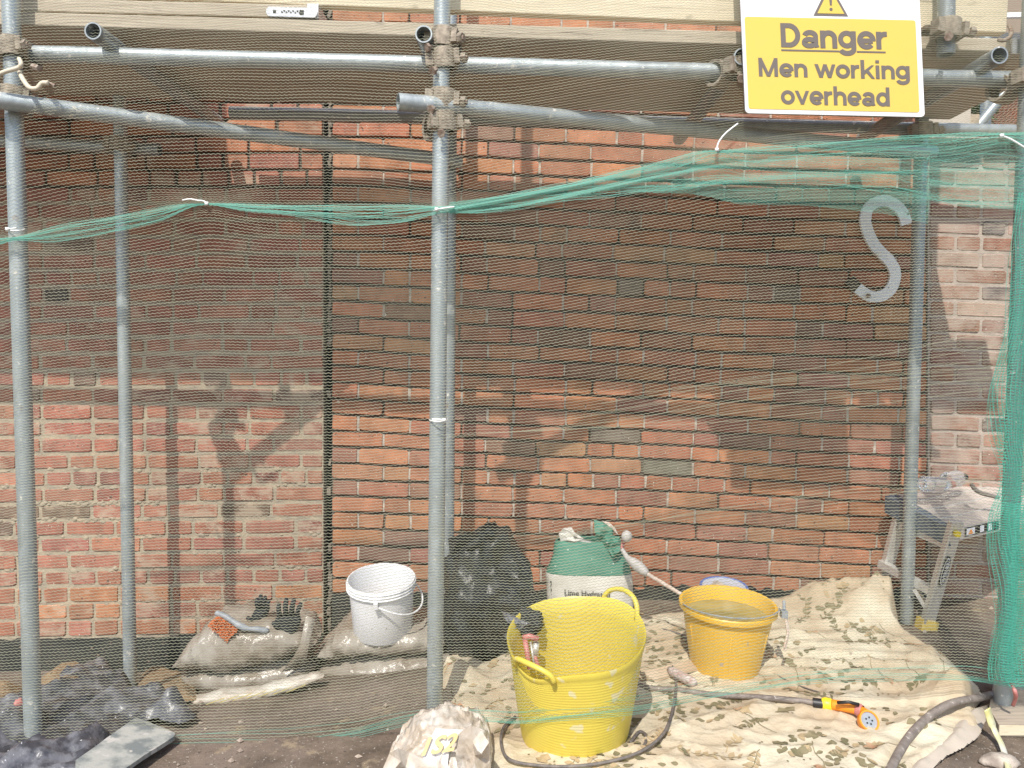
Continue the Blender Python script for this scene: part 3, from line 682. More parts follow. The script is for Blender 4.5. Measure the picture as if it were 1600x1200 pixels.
# ------------------------------------------------------------------ danger sign
SY = 2.17
so_ = P(1300, 90, SY); sg = empty('warning_sign', so_, 'white and yellow Danger Men working overhead sign hung on the scaffold', 'sign')
def sp_(x, y, dy=0): return P(x, y, SY) - so_ + Vector((0, dy, 0))
def rrect(x0, y0, x1, y1, r, sk=0.0):
    out = []
    for cx, cy, a0 in ((x1 - r, y0 + r, -90), (x1 - r, y1 - r, 0), (x0 + r, y1 - r, 90), (x0 + r, y0 + r, 180)):
        for k in range(7): a = math.radians(a0 + k * 15); out.append((cx + r * math.cos(a), cy + r * math.sin(a)))
    return out
def signmap(u, v):   # u,v in sign px: 0..281 wide, y from 0 (frame top) down; sheared a little like the photo
    return 1157 + u + v * .045, v + u * .0235 - .5 * (u / 281) 
def plate(pts, y0, y1, name, mat):
    n = len(pts); V = [sp_(*signmap(*p), dy=y0) for p in pts] + [sp_(*signmap(*p), dy=y1) for p in pts]
    return obj(name, V, [tuple(range(n))[::-1], tuple(range(n, 2 * n))] + [(k, (k + 1) % n, n + (k + 1) % n, n + k) for k in range(n)], mat, sg)
plate(rrect(0, -190, 280, 176.5, 6), 0, .006, 'board', m_signw)
plate(rrect(5, 26, 272, 170, 4), -.001, .002, 'yellow_panel', m_signy)
plate([(113, 25 - 3), (167, 25 - 3), (140, -30)], -.001, .001, 'triangle', m_signt)
plate([(119, 18.5), (161, 18.5), (140, -21)], -.0018, .001, 'triangle', m_signy)
plate([(138, -8), (143, -8), (142, 6), (139, 6)], -.0025, .001, 'exclamation_mark', m_signt)
plate([(140.5 + 2.6 * math.cos(k * .7854), 12 + 2.6 * math.sin(k * .7854)) for k in range(8)], -.0025, .001, 'exclamation_mark', m_signt)
def tx(s, x0, x1, yt, yb, bold): stroke_text(s, lambda u, v: sp_(*signmap(x0 + (x1 - x0) * u, yb + (yt - yb) * v), dy=-.0018), m_signt, sg, .285 if s == 'Danger' else .27)
tx('Danger', 60, 226, 35, 84, .032); tx('Men working', 23, 259, 90, 127.5, .026); tx('overhead', 56, 226, 132, 162, .026)
plate([(60, 76), (150, 76), (150, 78.6), (60, 78.6)], -.0018, .001, 'underline', m_signt)
plate([(178, 76), (223, 76), (223, 78.6), (178, 78.6)], -.0018, .001, 'underline', m_signt)

# ------------------------------------------------------------------ debris netting: real zigzag threads
def curve(pts):
    xs = np.array([p[0] for p in pts], float); ys = np.array([p[1] for p in pts], float)
    def f(x):
        y = np.interp(x, xs, ys); s = 14
        return (np.interp(x - s, xs, ys) + y + np.interp(x + s, xs, ys)) / 3
    return f
TOP = curve([(-200, 392), (0, 378), (30, 362), (150, 346), (250, 328), (320, 318), (430, 322), (560, 323), (690, 322), (800, 305), (900, 285), (1000, 262), (1120, 235), (1250, 226), (1400, 216), (1560, 208), (1700, 203)])
T2 = curve([(-200, 402), (0, 392), (35, 382), (150, 366), (250, 345), (320, 326), (430, 334), (560, 350), (690, 343), (800, 328), (900, 312), (1000, 296), (1120, 288), (1250, 286), (1400, 298), (1500, 318), (1700, 330)])
BOT = curve([(-200, 1190), (0, 1183), (270, 1165), (450, 1160), (560, 1146), (620, 1129), (680, 1119), (760, 1122), (810, 1127), (900, 1118), (1000, 1108), (1060, 1094), (1150, 1078), (1250, 1064), (1320, 1058), (1450, 1056), (1520, 1058), (1580, 1070), (1700, 1085)])
def sm(a, b, x): t = np.clip((x - a) / (b - a), 0, 1); return t * t * (3 - 2 * t)
def net_depth(x, y):
    Y = 2.205 + .006 * np.sin(x / 47 + y / 120) + .006 * np.sin(x / 90 - y / 60)
    return Y - .30 * np.exp(-((x - 905) / 190.0) ** 2) * sm(700, 1010, y) - .05 * np.exp(-((x - 660) / 90.0) ** 2) * sm(950, 1120, y)
class Threads:
    def __init__(s): s.v = []; s.f = []; s.n = 0
    def row(s, x, y, Y, w, zig=True):
        p = Pn(x, y, Y); off = np.zeros_like(p); off[:, 2] = w / 2
        off[:, 1] = w * .15
        v = np.empty((len(x) * 2, 3)); v[0::2] = p - off; v[1::2] = p + off; s.v.append(v)
        k = np.arange(len(x) - 1) * 2 + s.n
        s.f.append(np.stack([k, k + 2, k + 3, k + 1], 1)); s.n += len(v)
    def build(s, name, mat, parent):
        v = np.concatenate(s.v); f = np.concatenate(s.f); me = bpy.data.meshes.new(name)
        me.vertices.add(len(v)); me.vertices.foreach_set('co', v.ravel()); me.loops.add(f.size); me.loops.foreach_set('vertex_index', f.ravel().astype(np.int32))
        me.polygons.add(len(f)); me.polygons.foreach_set('loop_start', (np.arange(len(f)) * 4).astype(np.int32)); me.polygons.foreach_set('loop_total', np.full(len(f), 4, np.int32))
        me.update(calc_edges=True); me.validate(); o = newobj(name, me, mat, parent); o['kind'] = 'stuff'; return o
rg = np.random.RandomState(5)
def wob(x, y, a=1.0, sx=1.0):
    return 1.35 * a * (2.6 * np.sin(x / (170 * sx) + y / 90 + 1) + 1.8 * np.sin(x / (75 * sx) - y / 55) + .8 * np.sin(x / 31 + y / 21) + 1.2 * np.sin(x / 300 + y / 37))
def zx(x, i): return (np.arange(len(x)) % 2 * 2 - 1) * .75 + 0 * i
def xrow(x0, x1, step=3.7): return np.arange(x0, x1, step)
ties = [(320, 318), (690, 324), (1120, 236), (1565, 210), (22, 372)]
def pinch(x, y, k=.5, rx=60, ry=46):
    for tx_, ty_ in ties: y = y + (ty_ - y) * k * np.exp(-((x - tx_) / rx) ** 2 - ((y - ty_) / ry) ** 2)
    return y
XR = 1700
nlow = empty('safety_netting', (0, 0, 0), 'lower sheet of green debris netting stretched over the buckets and brick wall', 'netting', 'debris netting on the scaffold')
nup = empty('safety_netting', (0, 0, 0), 'upper sheet of green debris netting over the tubes and deck', 'netting', 'debris netting on the scaffold')
th_l = Threads(); th_g = Threads(); N = 184
for i in range(N):
    s_ = i / (N - 1); x = xrow(-200, XR) + rg.uniform(0, 3)
    y = TOP(x) * (1 - s_) + BOT(x) * s_ ; y = y + wob(x, y) * math.sin(math.pi * s_) ** .5 
    y = pinch(x, y, .55) + zx(x, i)
    th_l.row(x, y, net_depth(x, y), rg.uniform(.0018, .0024))
for i in range(5):      # hem of the lower sheet, gathered threads
    x = xrow(-200, XR); y = BOT(x) - 2 + i * 2.0 + 1.5 * np.sin(x / 60 + i) + rg.uniform(-.6, .6) * zx(x, i)
    th_g.row(x, y, net_depth(x, BOT(x)) - .003, .0013)
for i in range(4):
    x = xrow(-200, XR); y = BOT(x) - 16 + i * 4 + 5 * np.sin(x / 95 + i * 1.3)
    th_g.row(x, y, net_depth(x, BOT(x)) - .004, .001)
def band(T, B_, n, wdt, xa=-200, xb=XR, dy=-.006, amp=3.0, seed=0):
    for i in range(n):
        s_ = (i + .5) / n; x = xrow(xa, xb, 5); a, b = T(x), B_(x); gap = b - a
        y = a * (1 - s_) + b * s_ + np.minimum(gap * .22, amp * 3) * np.sin(x / 70.0 + i * .9 + seed) * .8 + amp * .3 * np.sin(x / 23 + i * 2.1)
        y = pinch(x, y, .85, 45, 30) + zx(x, i) * .4
        th_g.row(x, y, net_depth(x, y) + dy - .002 * (i % 3), wdt)
band(TOP, T2, 15, .0013); band(lambda x: TOP(x) - 3, lambda x: TOP(x) + 5, 4, .0018, seed=2); band(lambda x: T2(x) - 5, lambda x: T2(x) + 2, 3, .0014, seed=4)
band(lambda x: TOP(x) + 4, lambda x: T2(x) + 10, 5, .0012, 1120, XR, seed=6)
band(lambda x: TOP(x) - 2, lambda x: TOP(x) + 30, 6, .0014, 1200, XR, seed=8)
th_v = Threads()
for i in range(64):
    s_ = (i + .5) / 64; x = xrow(700, XR, 3.6) + rg.uniform(0, 3); y = TOP(x) * (1 - s_) + (T2(x) + 6 + .05 * (x - 700) * (x < 1450)) * s_
    y = y + 1.6 * np.sin(x / 60 + i * .22) + 2.5 * np.sin(x / 140 - i * .1) + zx(x, i) * .7
    if i > 30: x = x[int(i * 2.0):]; y = y[-len(x):]
    th_v.row(x, y, net_depth(x, y) - .010 - .006 * np.sin(i * .35 + x / 90), .0013)
th_v.build('folded_veil', m_net_g, nlow)
band(TOP, T2, 9, .0015, 330, 1150, seed=11)
# loose threads crossing the lower sheet on the right
for k in range(7):
    x = xrow(700 + 60 * k, XR, 5); y = 690 - k * 5 - (x - 700) * (.09 + .012 * k) + 8 * np.sin(x / 150 + k); th_l.row(x, y, net_depth(x, y) - .006, .0015)
for k in range(4):
    x = xrow(800 + 30 * k, 1560, 5); y = 835 + k * 7 - (x - 800) * (.12 + .01 * k) + 6 * np.sin(x / 120 + k); th_l.row(x, y, net_depth(x, y) - .006, .0011)
th_l.build('threads', m_net, nlow); th_g.build('gathered_band', m_net_g, nlow)
th_u = Threads(); NU = 112
for i in range(NU):
    s_ = i / (NU - 1); x = xrow(-200, XR) + rg.uniform(0, 3)
    y = -170 * (1 - s_) + (TOP(x) + 4) * s_; y = y + wob(x, y, .9) * min(1, 3 * (1 - s_))
    y = pinch(x, y, .6, 75, 60) + zx(x, i)
    th_u.row(x, y, net_depth(x, y) + .004, rg.uniform(.0016, .0021))
th_u.build('threads', m_net, nup)
# bunched green netting round the right standard
nb = empty('netting_bundle', (0, 0, 0), 'dense bunch of bright green netting wrapped round the right front standard', 'netting')
XL = curve([(190, 1612), (280, 1590), (420, 1580), (540, 1562), (620, 1546), (690, 1549), (735, 1563), (770, 1556), (800, 1543), (850, 1543), (900, 1553), (960, 1556), (1010, 1545), (1058, 1541), (1075, 1550)])
tb = Threads(); tb2 = Threads()
for layer in range(3):
    for y0 in np.arange(300 if layer else 200, 1068, 4.6 if layer else 4.4):
        xl = float(XL(np.array([y0]))[0]) + layer * (12 + 8 * math.sin(y0 / 45 + layer)); x = np.arange(xl, 1690, 3.2)
        if len(x) < 4: continue
        y = y0 + 10 * np.sin((x - 1540) / 42 + y0 / 60 + layer) * (.4 + layer * .3) + (np.arange(len(x)) % 2) * 1.5 + rg.uniform(-.6, .6)
        Y = 2.17 - .022 * layer + .03 * np.sin((x - 1500) / 13 + layer * 2 + y0 / 130) 
        tb.row(x, y, Y, .0016)
    for k in range(28):
        y = np.arange(300, 1066, 7.0); base = k * 5.6 + layer * 3
        xx = XL(y) + base + 5 * np.sin(y / 38 + k * .35 + layer) ; p = Pn(xx, y, 2.168 - .022 * layer + .03 * np.sin((xx - 1500) / 13 + layer * 2 + y / 130))
        off = np.zeros_like(p); off[:, 0] = .0006; v = np.empty((len(y) * 2, 3)); v[0::2] = p - off; v[1::2] = p + off
        tb2.v.append(v); q = np.arange(len(y) - 1) * 2 + tb2.n; tb2.f.append(np.stack([q, q + 2, q + 3, q + 1], 1)); tb2.n += len(v)
tb.build('threads', m_net_g2, nb); tb2.build('cross_threads', m_net_g2, nb)
tb3 = Threads()
for layer in range(3):
    for y0 in np.arange(785, 1066, 3.8):
        xl = float(XL(np.array([y0]))[0]) + 16 + layer * 5; wd_ = 38 + 20 * math.sin(y0 / 70 + layer) if y0 > 960 else 130
        x = np.arange(xl, min(1690, xl + wd_), 3.2); y = y0 + 4 * np.sin(x / 25 + layer) + (np.arange(len(x)) % 2) * 1.3
        tb3.row(x, y, 2.13 - .008 * layer + .012 * np.sin(x / 9 + layer), .0018)
tb3.build('tight_wrap', m_net_g2, nb)
# cable ties
def tie(label, pts, Y=2.185, r=.0022, loop=None):
    mb = MB(); mb.tube(spline([P(x, y, Y) for x, y in pts], 5), r, 6)
    c = P(pts[0][0], pts[0][1], Y); mb.box(c, .009, .008, .009)
    if loop:
        mb.tube([P(loop[0] + loop[2] * math.cos(a), loop[1] + 2.5 * math.sin(a), 2.25 + .045 * math.sin(a) * -1) for a in [k * math.pi / 9 for k in range(19)]], r, 6)
    tag(mb.build('cable_tie', m_tie, smooth=True), label, 'cable tie', 'white cable ties on the netting')
tie('white cable tie pinching the netting left of the vertical crack, tail pointing left', [(323, 318), (318, 314), (308, 313), (297, 311), (285, 313)])
tie('white cable tie on the middle front standard with short tail to the right', [(682, 327), (695, 325), (710, 323)], loop=(690, 328, 14))
tie('white cable tie with long upright tail below the danger sign', [(1120, 234), (1123, 222), (1134, 208), (1153, 193)], r=.0026)
tie('white cable tie below the right end of the scaffold with a tail out of frame', [(1565, 212), (1580, 218), (1600, 230), (1625, 246)], r=.0026)
tie('white cable tie round the left standard at the green netting band', [(12, 358), (20, 357), (26, 356)], loop=(24, 358, 15))
tie('white cable tie halfway down the middle front standard', [(694, 656), (684, 655), (675, 655)], loop=(685, 656, 14))

# ------------------------------------------------------------------ sheets lying on the ground
def inside(p, poly):
    c = False; j = len(poly) - 1
    for i in range(len(poly)):
        xi, yi = poly[i]; xj, yj = poly[j]
        if (yi > p[1]) != (yj > p[1]) and p[0] < (xj - xi) * (p[1] - yi) / (yj - yi) + xi: c = not c
        j = i
    return c
def nearest(p, poly):
    best = None; bd = 1e9
    for i in range(len(poly)):
        ax, ay = poly[i - 1]; bx, by = poly[i]; dx, dy = bx - ax, by - ay; L = dx * dx + dy * dy
        t = 0 if L == 0 else max(0, min(1, ((p[0] - ax) * dx + (p[1] - ay) * dy) / L)); q = (ax + dx * t, ay + dy * t)
        d = (q[0] - p[0]) ** 2 + (q[1] - p[1]) ** 2
        if d < bd: bd = d; best = q
    return best, math.sqrt(bd)
def sheet(name, poly_px, res, h, mat, parent=None, skirt=True):
    poly = [(lambda g: (g.x, g.y))(G(*p)) for p in poly_px]
    x0 = min(p[0] for p in poly); x1 = max(p[0] for p in poly); y0 = min(p[1] for p in poly); y1 = max(p[1] for p in poly)
    nx = int((x1 - x0) / res) + 2; ny = int((y1 - y0) / res) + 2; ins = {}; idx = {}; V = []; Fc = []
    for j in range(ny + 1):
        for i in range(nx + 1): ins[i, j] = inside((x0 + i * res, y0 + j * res), poly)
    def vert(i, j):
        if (i, j) in idx: return idx[i, j]
        p = (x0 + i * res, y0 + j * res); q, d = nearest(p, poly)
        if not ins[i, j]: p = q; d = 0
        V.append((p[0], p[1], gz(p[0], p[1]) + .012 + h(p[0], p[1], d))); idx[i, j] = len(V) - 1; return len(V) - 1
    for j in range(ny):
        for i in range(nx):
            cs = [(i, j), (i + 1, j), (i + 1, j + 1), (i, j + 1)]
            if sum(ins[c] for c in cs) >= 2: Fc.append(tuple(vert(*c) for c in cs))
    o = obj(name, V, Fc, mat, parent, smooth=True)
    return o, poly
def ridge(v): return 1 - abs(v)
# floral dust sheet
def heap(x, y, cx, cy, r, hh): d = ((x - cx) ** 2 + (y - cy) ** 2) / (r * r); return hh * math.exp(-d)
hp = [(G(1330, 968), .15, .10), (G(1270, 962), .10, .055), (G(1215, 966), .08, .04), (G(1385, 975), .09, .10), (G(1478, 1098), .075, .055), (G(1505, 1110), .05, .03), (G(720, 1075), .06, .05), (G(1040, 1000), .09, .018), (G(1440, 1150), .06, .02), (G(700, 1060), .05, .05)]
def cloth_h(x, y, d=1):
    e = min(1, d / .03)
    h = .004 + .006 * (1 + fbm(x * 4, y * 4, 1, 3)) + .008 * max(0, ridge(fbm(x * 3 + 5, y * 5, 3, 3) * 2.6)) ** 3
    rr = math.exp(-((x - 1.15) / .5) ** 2) * math.exp(-((y - 2.55) / .35) ** 2)
    h += rr * .007 * (1 + math.sin(y * 75 + 3.0 * N3(x * 2, y * 2) + x * 6))
    h += .006 * max(0, ridge(fbm((x + y) * 2.2, (x - y) * 7, 7, 2) * 3)) ** 4
    hs = sum(heap(x, y, g.x, g.y, r, hh) for g, r, hh in hp)
    h += hs * (1 + .35 * fbm(x * 18, y * 18, 4, 3)) + min(1, hs * 25) * .012 * abs(fbm(x * 22, y * 22, 6, 2))
    h += .008 * max(0, 1 - abs(N3(x * 6 + .5 * N3(x * 4, y * 4), y * 7, 11)) * 6) ** 1.5 + .0025 * max(0, 1 - abs(N3(x * 15, y * 14, 12)) * 4.5)
    h += .012 * math.exp(-(d / .02) ** 2) * (0.5 + .5 * N3(x * 14, y * 14))
    return h * e if d > 0 else .002 + .012 * max(0, N3(x * 9, y * 9, 8))
cloth_px = [(668, 1120), (676, 1078), (700, 1036), (712, 1016), (735, 1030), (760, 1042), (800, 1022), (900, 1000), (1000, 968), (1060, 965), (1130, 962), (1200, 960), (1255, 952), (1300, 950), (1345, 948), (1388, 952), (1404, 972), (1402, 990), (1425, 1002), (1455, 1018), (1485, 1040), (1508, 1060), (1530, 1082), (1534, 1100),
            (1522, 1118), (1535, 1140), (1528, 1160), (1500, 1172), (1478, 1186), (1455, 1205), (1415, 1240), (1350, 1290), (1100, 1330), (900, 1330), (780, 1290), (764, 1200), (762, 1150), (740, 1132), (700, 1130)]
cl, cpoly = sheet('dust_sheet', cloth_px, .0105, cloth_h, m_cloth)
tag(cl, 'crumpled cream dust sheet printed with leaves and flowers under the buckets', 'dust sheet')
# printed leaves, flowers and stems of the sheet: thin print following the folds
pr = [MB(), MB(), MB()]; rnd = random.Random(21)
def cz(x, y):
    q, d = nearest((x, y), cpoly); return gz(x, y) + .012 + cloth_h(x, y, d) + .0022
def leaf(mbx, x, y, a, L, W, serr=False):
    ca, sa = math.cos(a), math.sin(a); n = 5; top = []; bot = []
    def pt(u, v): X = x + u * ca - v * sa; Y_ = y + u * sa + v * ca; return Vector((X, Y_, cz(X, Y_)))
    mid = [pt(L * k / n, 0) for k in range(n + 1)]
    for k in range(1, n):
        t = k / n; wv = W * math.sin(math.pi * t ** .8) * (1 + (.35 * (k % 2 * 2 - 1) if serr else 0)); top.append(pt(L * t, wv)); bot.append(pt(L * t, -wv))
    V = mid + top + bot; Fc = []; m0 = n + 1; b0 = m0 + n - 1
    for k in range(n):
        t0 = m0 + k - 1; t1 = m0 + k; q0 = b0 + k - 1; q1 = b0 + k
        if k == 0: Fc += [(0, 1, t1), (0, q1, 1)]
        elif k == n - 1: Fc += [(k, k + 1, t0), (k, q0, k + 1)]
        else: Fc += [(k, k + 1, t1, t0), (k, q0, q1, k + 1)]
    mbx.add(V, Fc)
def okp(x, y): return inside((x, y), cpoly) and nearest((x, y), cpoly)[1] > .035
def stem(x, y, a, L):
    pts = []
    for k in range(9):
        if not okp(x, y): break
        pts.append(Vector((x, y, cz(x, y)))); a += rnd.uniform(-.35, .35); x += math.cos(a) * L / 8; y += math.sin(a) * L / 8
    for p, q in zip(pts, pts[1:]):
        t = (q - p).normalized(); nn = Vector((-t.y, t.x, 0)) * .0011; pr[0 if L > .12 else 1].add([p - nn, q - nn, q + nn, p + nn], [(0, 1, 2, 3)])
    return pts
xs_ = [p[0] for p in cpoly]; ys_ = [p[1] for p in cpoly]
spots = []; tries = 0
while len(spots) < 110 and tries < 6000:
    tries += 1
    x = rnd.uniform(min(xs_), max(xs_)); y = rnd.uniform(max(1.55, min(ys_)), max(ys_))
    if okp(x, y) and all((x - a) ** 2 + (y - b) ** 2 > .075 ** 2 for a, b in spots): spots.append((x, y))
for i, (x, y) in enumerate(spots):
    t = rnd.random(); a = rnd.uniform(0, 6.28)
    if t < .30:       # dense cluster of leaves
        for k in range(rnd.randrange(12, 28)):
            aa = rnd.uniform(0, 6.28); rr = .078 * rnd.random() ** .5; X, Y_ = x + rr * 1.3 * math.cos(aa), y + rr * math.sin(aa)
            if okp(X, Y_): leaf(pr[0] if rnd.random() < .8 else pr[1], X, Y_, a + rnd.uniform(-.7, .7), rnd.uniform(.017, .030), rnd.uniform(.006, .0105))
    elif t < .62:     # sprig
        ps = stem(x, y, a, rnd.uniform(.08, .18))
        for k, p in enumerate(ps[1:]):
            for s_ in (-1, 1):
                if rnd.random() < .8: leaf(pr[0] if t < .5 else pr[1], p.x, p.y, a + s_ * rnd.uniform(.6, 1.1), rnd.uniform(.014, .028), rnd.uniform(.003, .008))
    elif t < .80:     # flower
        for k in range(rnd.randrange(5, 8)): leaf(pr[2] if rnd.random() < .55 else pr[1], x, y, a + k * 1.05, rnd.uniform(.018, .034), rnd.uniform(.005, .011))
        stem(x, y, a, .14); leaf(pr[0], x - .02, y, a + 2, .028, .007, True)
    else:             # serrated leaf or blotch, dots
        leaf(pr[1] if t < .9 else pr[0], x, y, a, rnd.uniform(.045, .085), rnd.uniform(.011, .02), True)
        for k in range(7):
            X, Y_ = x + rnd.uniform(-.05, .05), y + rnd.uniform(-.05, .05)
            if okp(X, Y_): leaf(pr[0], X, Y_, rnd.uniform(0, 6), .007, .003)
for q, (n_, mt_) in enumerate((('leaf_print', m_leaf), ('leaf_print', m_leaf2), ('flower_print', m_flower))): tag(pr[q].build(n_, mt_, cl), kind='stuff')
# black sheeting
def bs_h(x, y, d):
    u = (x * .62 + y * .78); v = (x * .78 - y * .62)
    r1 = max(0, ridge(math.sin(v * 15 + 2.2 * N3(x * 2, y * 2, 3)) * 1.0)) 
    h = .01 + .062 * (1 - abs(math.sin(v * 11 + 1.4 * N3(x * 3, y * 3, 1)))) ** 1.3 + .022 * max(0, 1 - abs(fbm(u * 3.5, v * 9, 1, 3)) * 3.4) ** 2 + .012 * (1 - abs(N3(x * 11, y * 11, 5)) * 2) + .006 * (1 - abs(N3(x * 25, y * 25, 6)) * 2)
    return h * min(1, .25 + d / .05)
bs, _ = sheet('plastic_sheeting', [(-160, 1130), (0, 1120), (62, 1105), (92, 1075), (118, 1058), (160, 1056), (196, 1072), (216, 1092), (255, 1096), (288, 1114), (308, 1132), (282, 1143), (240, 1138), (205, 1145), (175, 1165), (160, 1200), (120, 1260), (-160, 1300)], .009, bs_h, m_sheet)
tag(bs, 'crumpled dusty black plastic sheeting round the left standards', 'sheeting')
# slate on it
c4 = [G(212, 1126, .055), G(277, 1153, .02), G(170, 1225, .035), G(112, 1200, .06)]
mb = MB(); nn = Vector((0, 0, .012)); ring = []
for i in range(4):
    a, b = c4[i], c4[(i + 1) % 4]
    for k in range(5): q = a.lerp(b, .06 + .88 * k / 4); ring.append(q + Vector((rnd.uniform(-.003, .003), rnd.uniform(-.003, .003), 0)))
n = len(ring); mb.add([p + nn for p in ring] + ring, [tuple(range(n)), tuple(range(2 * n - 1, n - 1, -1))] + [(i, n + i, n + (i + 1) % n, (i + 1) % n) for i in range(n)])
tag(mb.build('slate', m_slab), 'flat grey slate slab lying across the black sheeting', 'slab')
# sand heaps
def pile(name, label, poly, hh, seed, mat=m_soil):
    g = [G(*p) for p in poly]; 
    o, _ = sheet(name, poly, .011, lambda x, y, d: min(hh, d * .8) * (1 + .3 * fbm(x * 12, y * 12, seed)) + .010 * fbm(x * 45, y * 45, seed), mat); tag(o, label, kind='stuff'); return o
pile('sand_heap', 'pale sand heap against the black plinth left of the sandbags', [(45, 1120), (50, 1075), (70, 1062), (100, 1056), (135, 1050), (160, 1060), (150, 1095), (90, 1120)], .055, 3)
pile('sand_heap', 'small sand heap at the left edge', [(-60, 1120), (-40, 1085), (0, 1080), (34, 1078), (40, 1100), (10, 1128), (-30, 1135)], .04, 4)
pile('sand_heap', 'trail of loose sand between standard and sandbags', [(205, 1100), (222, 1058), (262, 1050), (300, 1062), (310, 1098), (285, 1106), (240, 1104)], .03, 5)

# ------------------------------------------------------------------ sandbags
def pillow(name, pts_px, Y, mat, depth, thick=None, seed=0, parent=None, crum=.012, tilt=0, squash=.85, tk=.25, nu=72, nv=30, extra=None):
    """Stuffed bag: outline given as left/right x and top/bottom y along its length, real depth in Y."""
    V = []; Fc = []
    for i in range(nu + 1):
        t = i / nu; x, yt, yb = pts_px(t); Yc = Y(t) if callable(Y) else Y
        T = P(x, yt, Yc - depth * tk); B = P(x, yb, Yc - depth * .5); c = (T + B) / 2; c.y = Yc; hh = (T.z - B.z) / 2
        env = (math.sin(math.pi * min(max(t, .0), 1)) ** .35) if 0 < t < 1 else 0.0
        for j in range(nv):
            a = 2 * math.pi * j / nv; ca, sa = math.cos(a), math.sin(a)
            ex = .72
            yy = math.copysign(abs(ca) ** ex, ca) * depth / 2 * (0.25 + .75 * env); zz = math.copysign(abs(sa) ** squash, sa) * hh * (.15 + .85 * env)
            q = Vector((c.x, c.y + yy, c.z + zz)); f = fbm(q.x * 9 + seed, q.y * 9, q.z * 9, 4); r_ = (1 - abs(fbm(q.x * 5 + seed, q.y * 13, q.z * 13, 3)) * 2.4)
            n_ = Vector((0, ca, sa)); q += n_ * (crum * f * .9 + crum * .75 * max(0, 1 - abs(fbm(q.x * 11 + seed, q.y * 20, q.z * 20, 2)) * 5) ** 2 + crum * .5 * max(0, r_) ** 4 + .004 * abs(fbm(q.x * 40, q.y * 40, q.z * 40, 2))) * min(1, env + .2)
            V.append(q)
    for i in range(nu):
        for j in range(nv): Fc.append((i * nv + j, (i + 1) * nv + j, (i + 1) * nv + (j + 1) % nv, i * nv + (j + 1) % nv))
    Fc.append(tuple(range(nv))[::-1]); Fc.append(tuple(nu * nv + j for j in range(nv)))
    return obj(name, V, Fc, mat, parent, smooth=True)
def prof(tab):
    ts = [p[0] for p in tab]; 
    def f(t): return tuple(float(np.interp(t, ts, [p[k] for p in tab])) for k in (1, 2, 3))
    return f
gB = 'clear plastic sandbags stacked against the wall'
tag(pillow('sandbag', prof([(0, 258, 1046, 1056), (.12, 280, 1010, 1062), (.3, 315, 975, 1064), (.5, 360, 966, 1062), (.75, 425, 966, 1052), (.92, 466, 972, 1044), (1, 482, 1010, 1036)]), lambda t: 2.86 - .03 * t, m_sack, .36, seed=1, crum=.016), 'top sandbag of the left stack, under the gloves and orange brush', 'sandbag', gB)
tag(pillow('sandbag', prof([(0, 262, 1066, 1082), (.15, 300, 1050, 1098), (.5, 370, 1046, 1098), (.85, 450, 1038, 1088), (1, 486, 1046, 1070)]), 2.87, m_sack, .36, seed=2, tk=.48), 'bottom sandbag of the left stack', 'sandbag', gB)
tag(pillow('sandbag', prof([(0, 480, 1030, 1040), (.1, 503, 1003, 1044), (.25, 530, 978, 1040), (.5, 590, 978, 1032), (.8, 660, 974, 1034), (1, 716, 990, 1020)]), 2.87, m_sack, .36, seed=3, crum=.016), 'top sandbag of the right stack, carrying the white bucket', 'sandbag', gB)
tag(pillow('sandbag', prof([(0, 482, 1056, 1074), (.12, 520, 1038, 1084), (.5, 600, 1030, 1084), (.85, 680, 1026, 1080), (1, 720, 1036, 1066)]), 2.87, m_sack, .36, seed=4, tk=.48), 'bottom sandbag of the right stack', 'sandbag', gB)
fb = pillow('rolled_sack', prof([(0, 284, 1097, 1101), (.2, 318, 1088, 1105), (.55, 400, 1078, 1097), (.85, 470, 1058, 1080), (.95, 492, 1052, 1072), (1, 503, 1058, 1066)]), lambda t: 2.61, m_sack_w, .07, seed=5, crum=.006)
tag(fb, 'flattened white striped plastic sack lying along the foot of the left sandbags', 'sack')
mb = MB()
for k in range(7):
    x = 322 + k * 21; a = P(x, 1101 - k * 3.2, 2.560); b = P(x + 30, 1090 - k * 3.4, 2.560); d = (b - a); nn = Vector((.004, 0, .003))
    mb.add([a - nn, b - nn, b + nn, a + nn], [(0, 1, 2, 3)])
mb.build('printed_stripe', m_stripe, fb)
# loose flap of sack between the stacks
fl_px = [(478, 962), (492, 968), (484, 1000), (478, 1035), (462, 1046), (440, 1050), (458, 1028), (470, 1000)]
V = []; 
mb = MB(); c = Vector((0, 0, 0)); pp = [P(x, y, 2.70 + .02 * math.sin(i * 2.1)) for i, (x, y) in enumerate(fl_px)]
for p in pp: c += p / len(pp)
mb.add(pp + [c + Vector((0, -.02, 0))] + [p + Vector((0, .004, 0)) for p in pp], [(i, (i + 1) % 8, 8) for i in range(8)] + [(i, 9 + i, 9 + (i + 1) % 8, (i + 1) % 8) for i in range(8)])
tag(mb.build('torn_plastic', m_sack, smooth=True), 'torn upright flap of sack plastic between the two sandbag stacks', 'plastic scrap')

# ------------------------------------------------------------------ buckets
def place(t, px, py, Y, dz=0): t.location = P(px, py, Y) + Vector((0, 0, dz)); return t
def torus_prof(r, z, rr, n=8): return [(r + rr * math.cos(a), z + rr * math.sin(a)) for a in [2 * math.pi * k / n for k in range(n + 1)]]
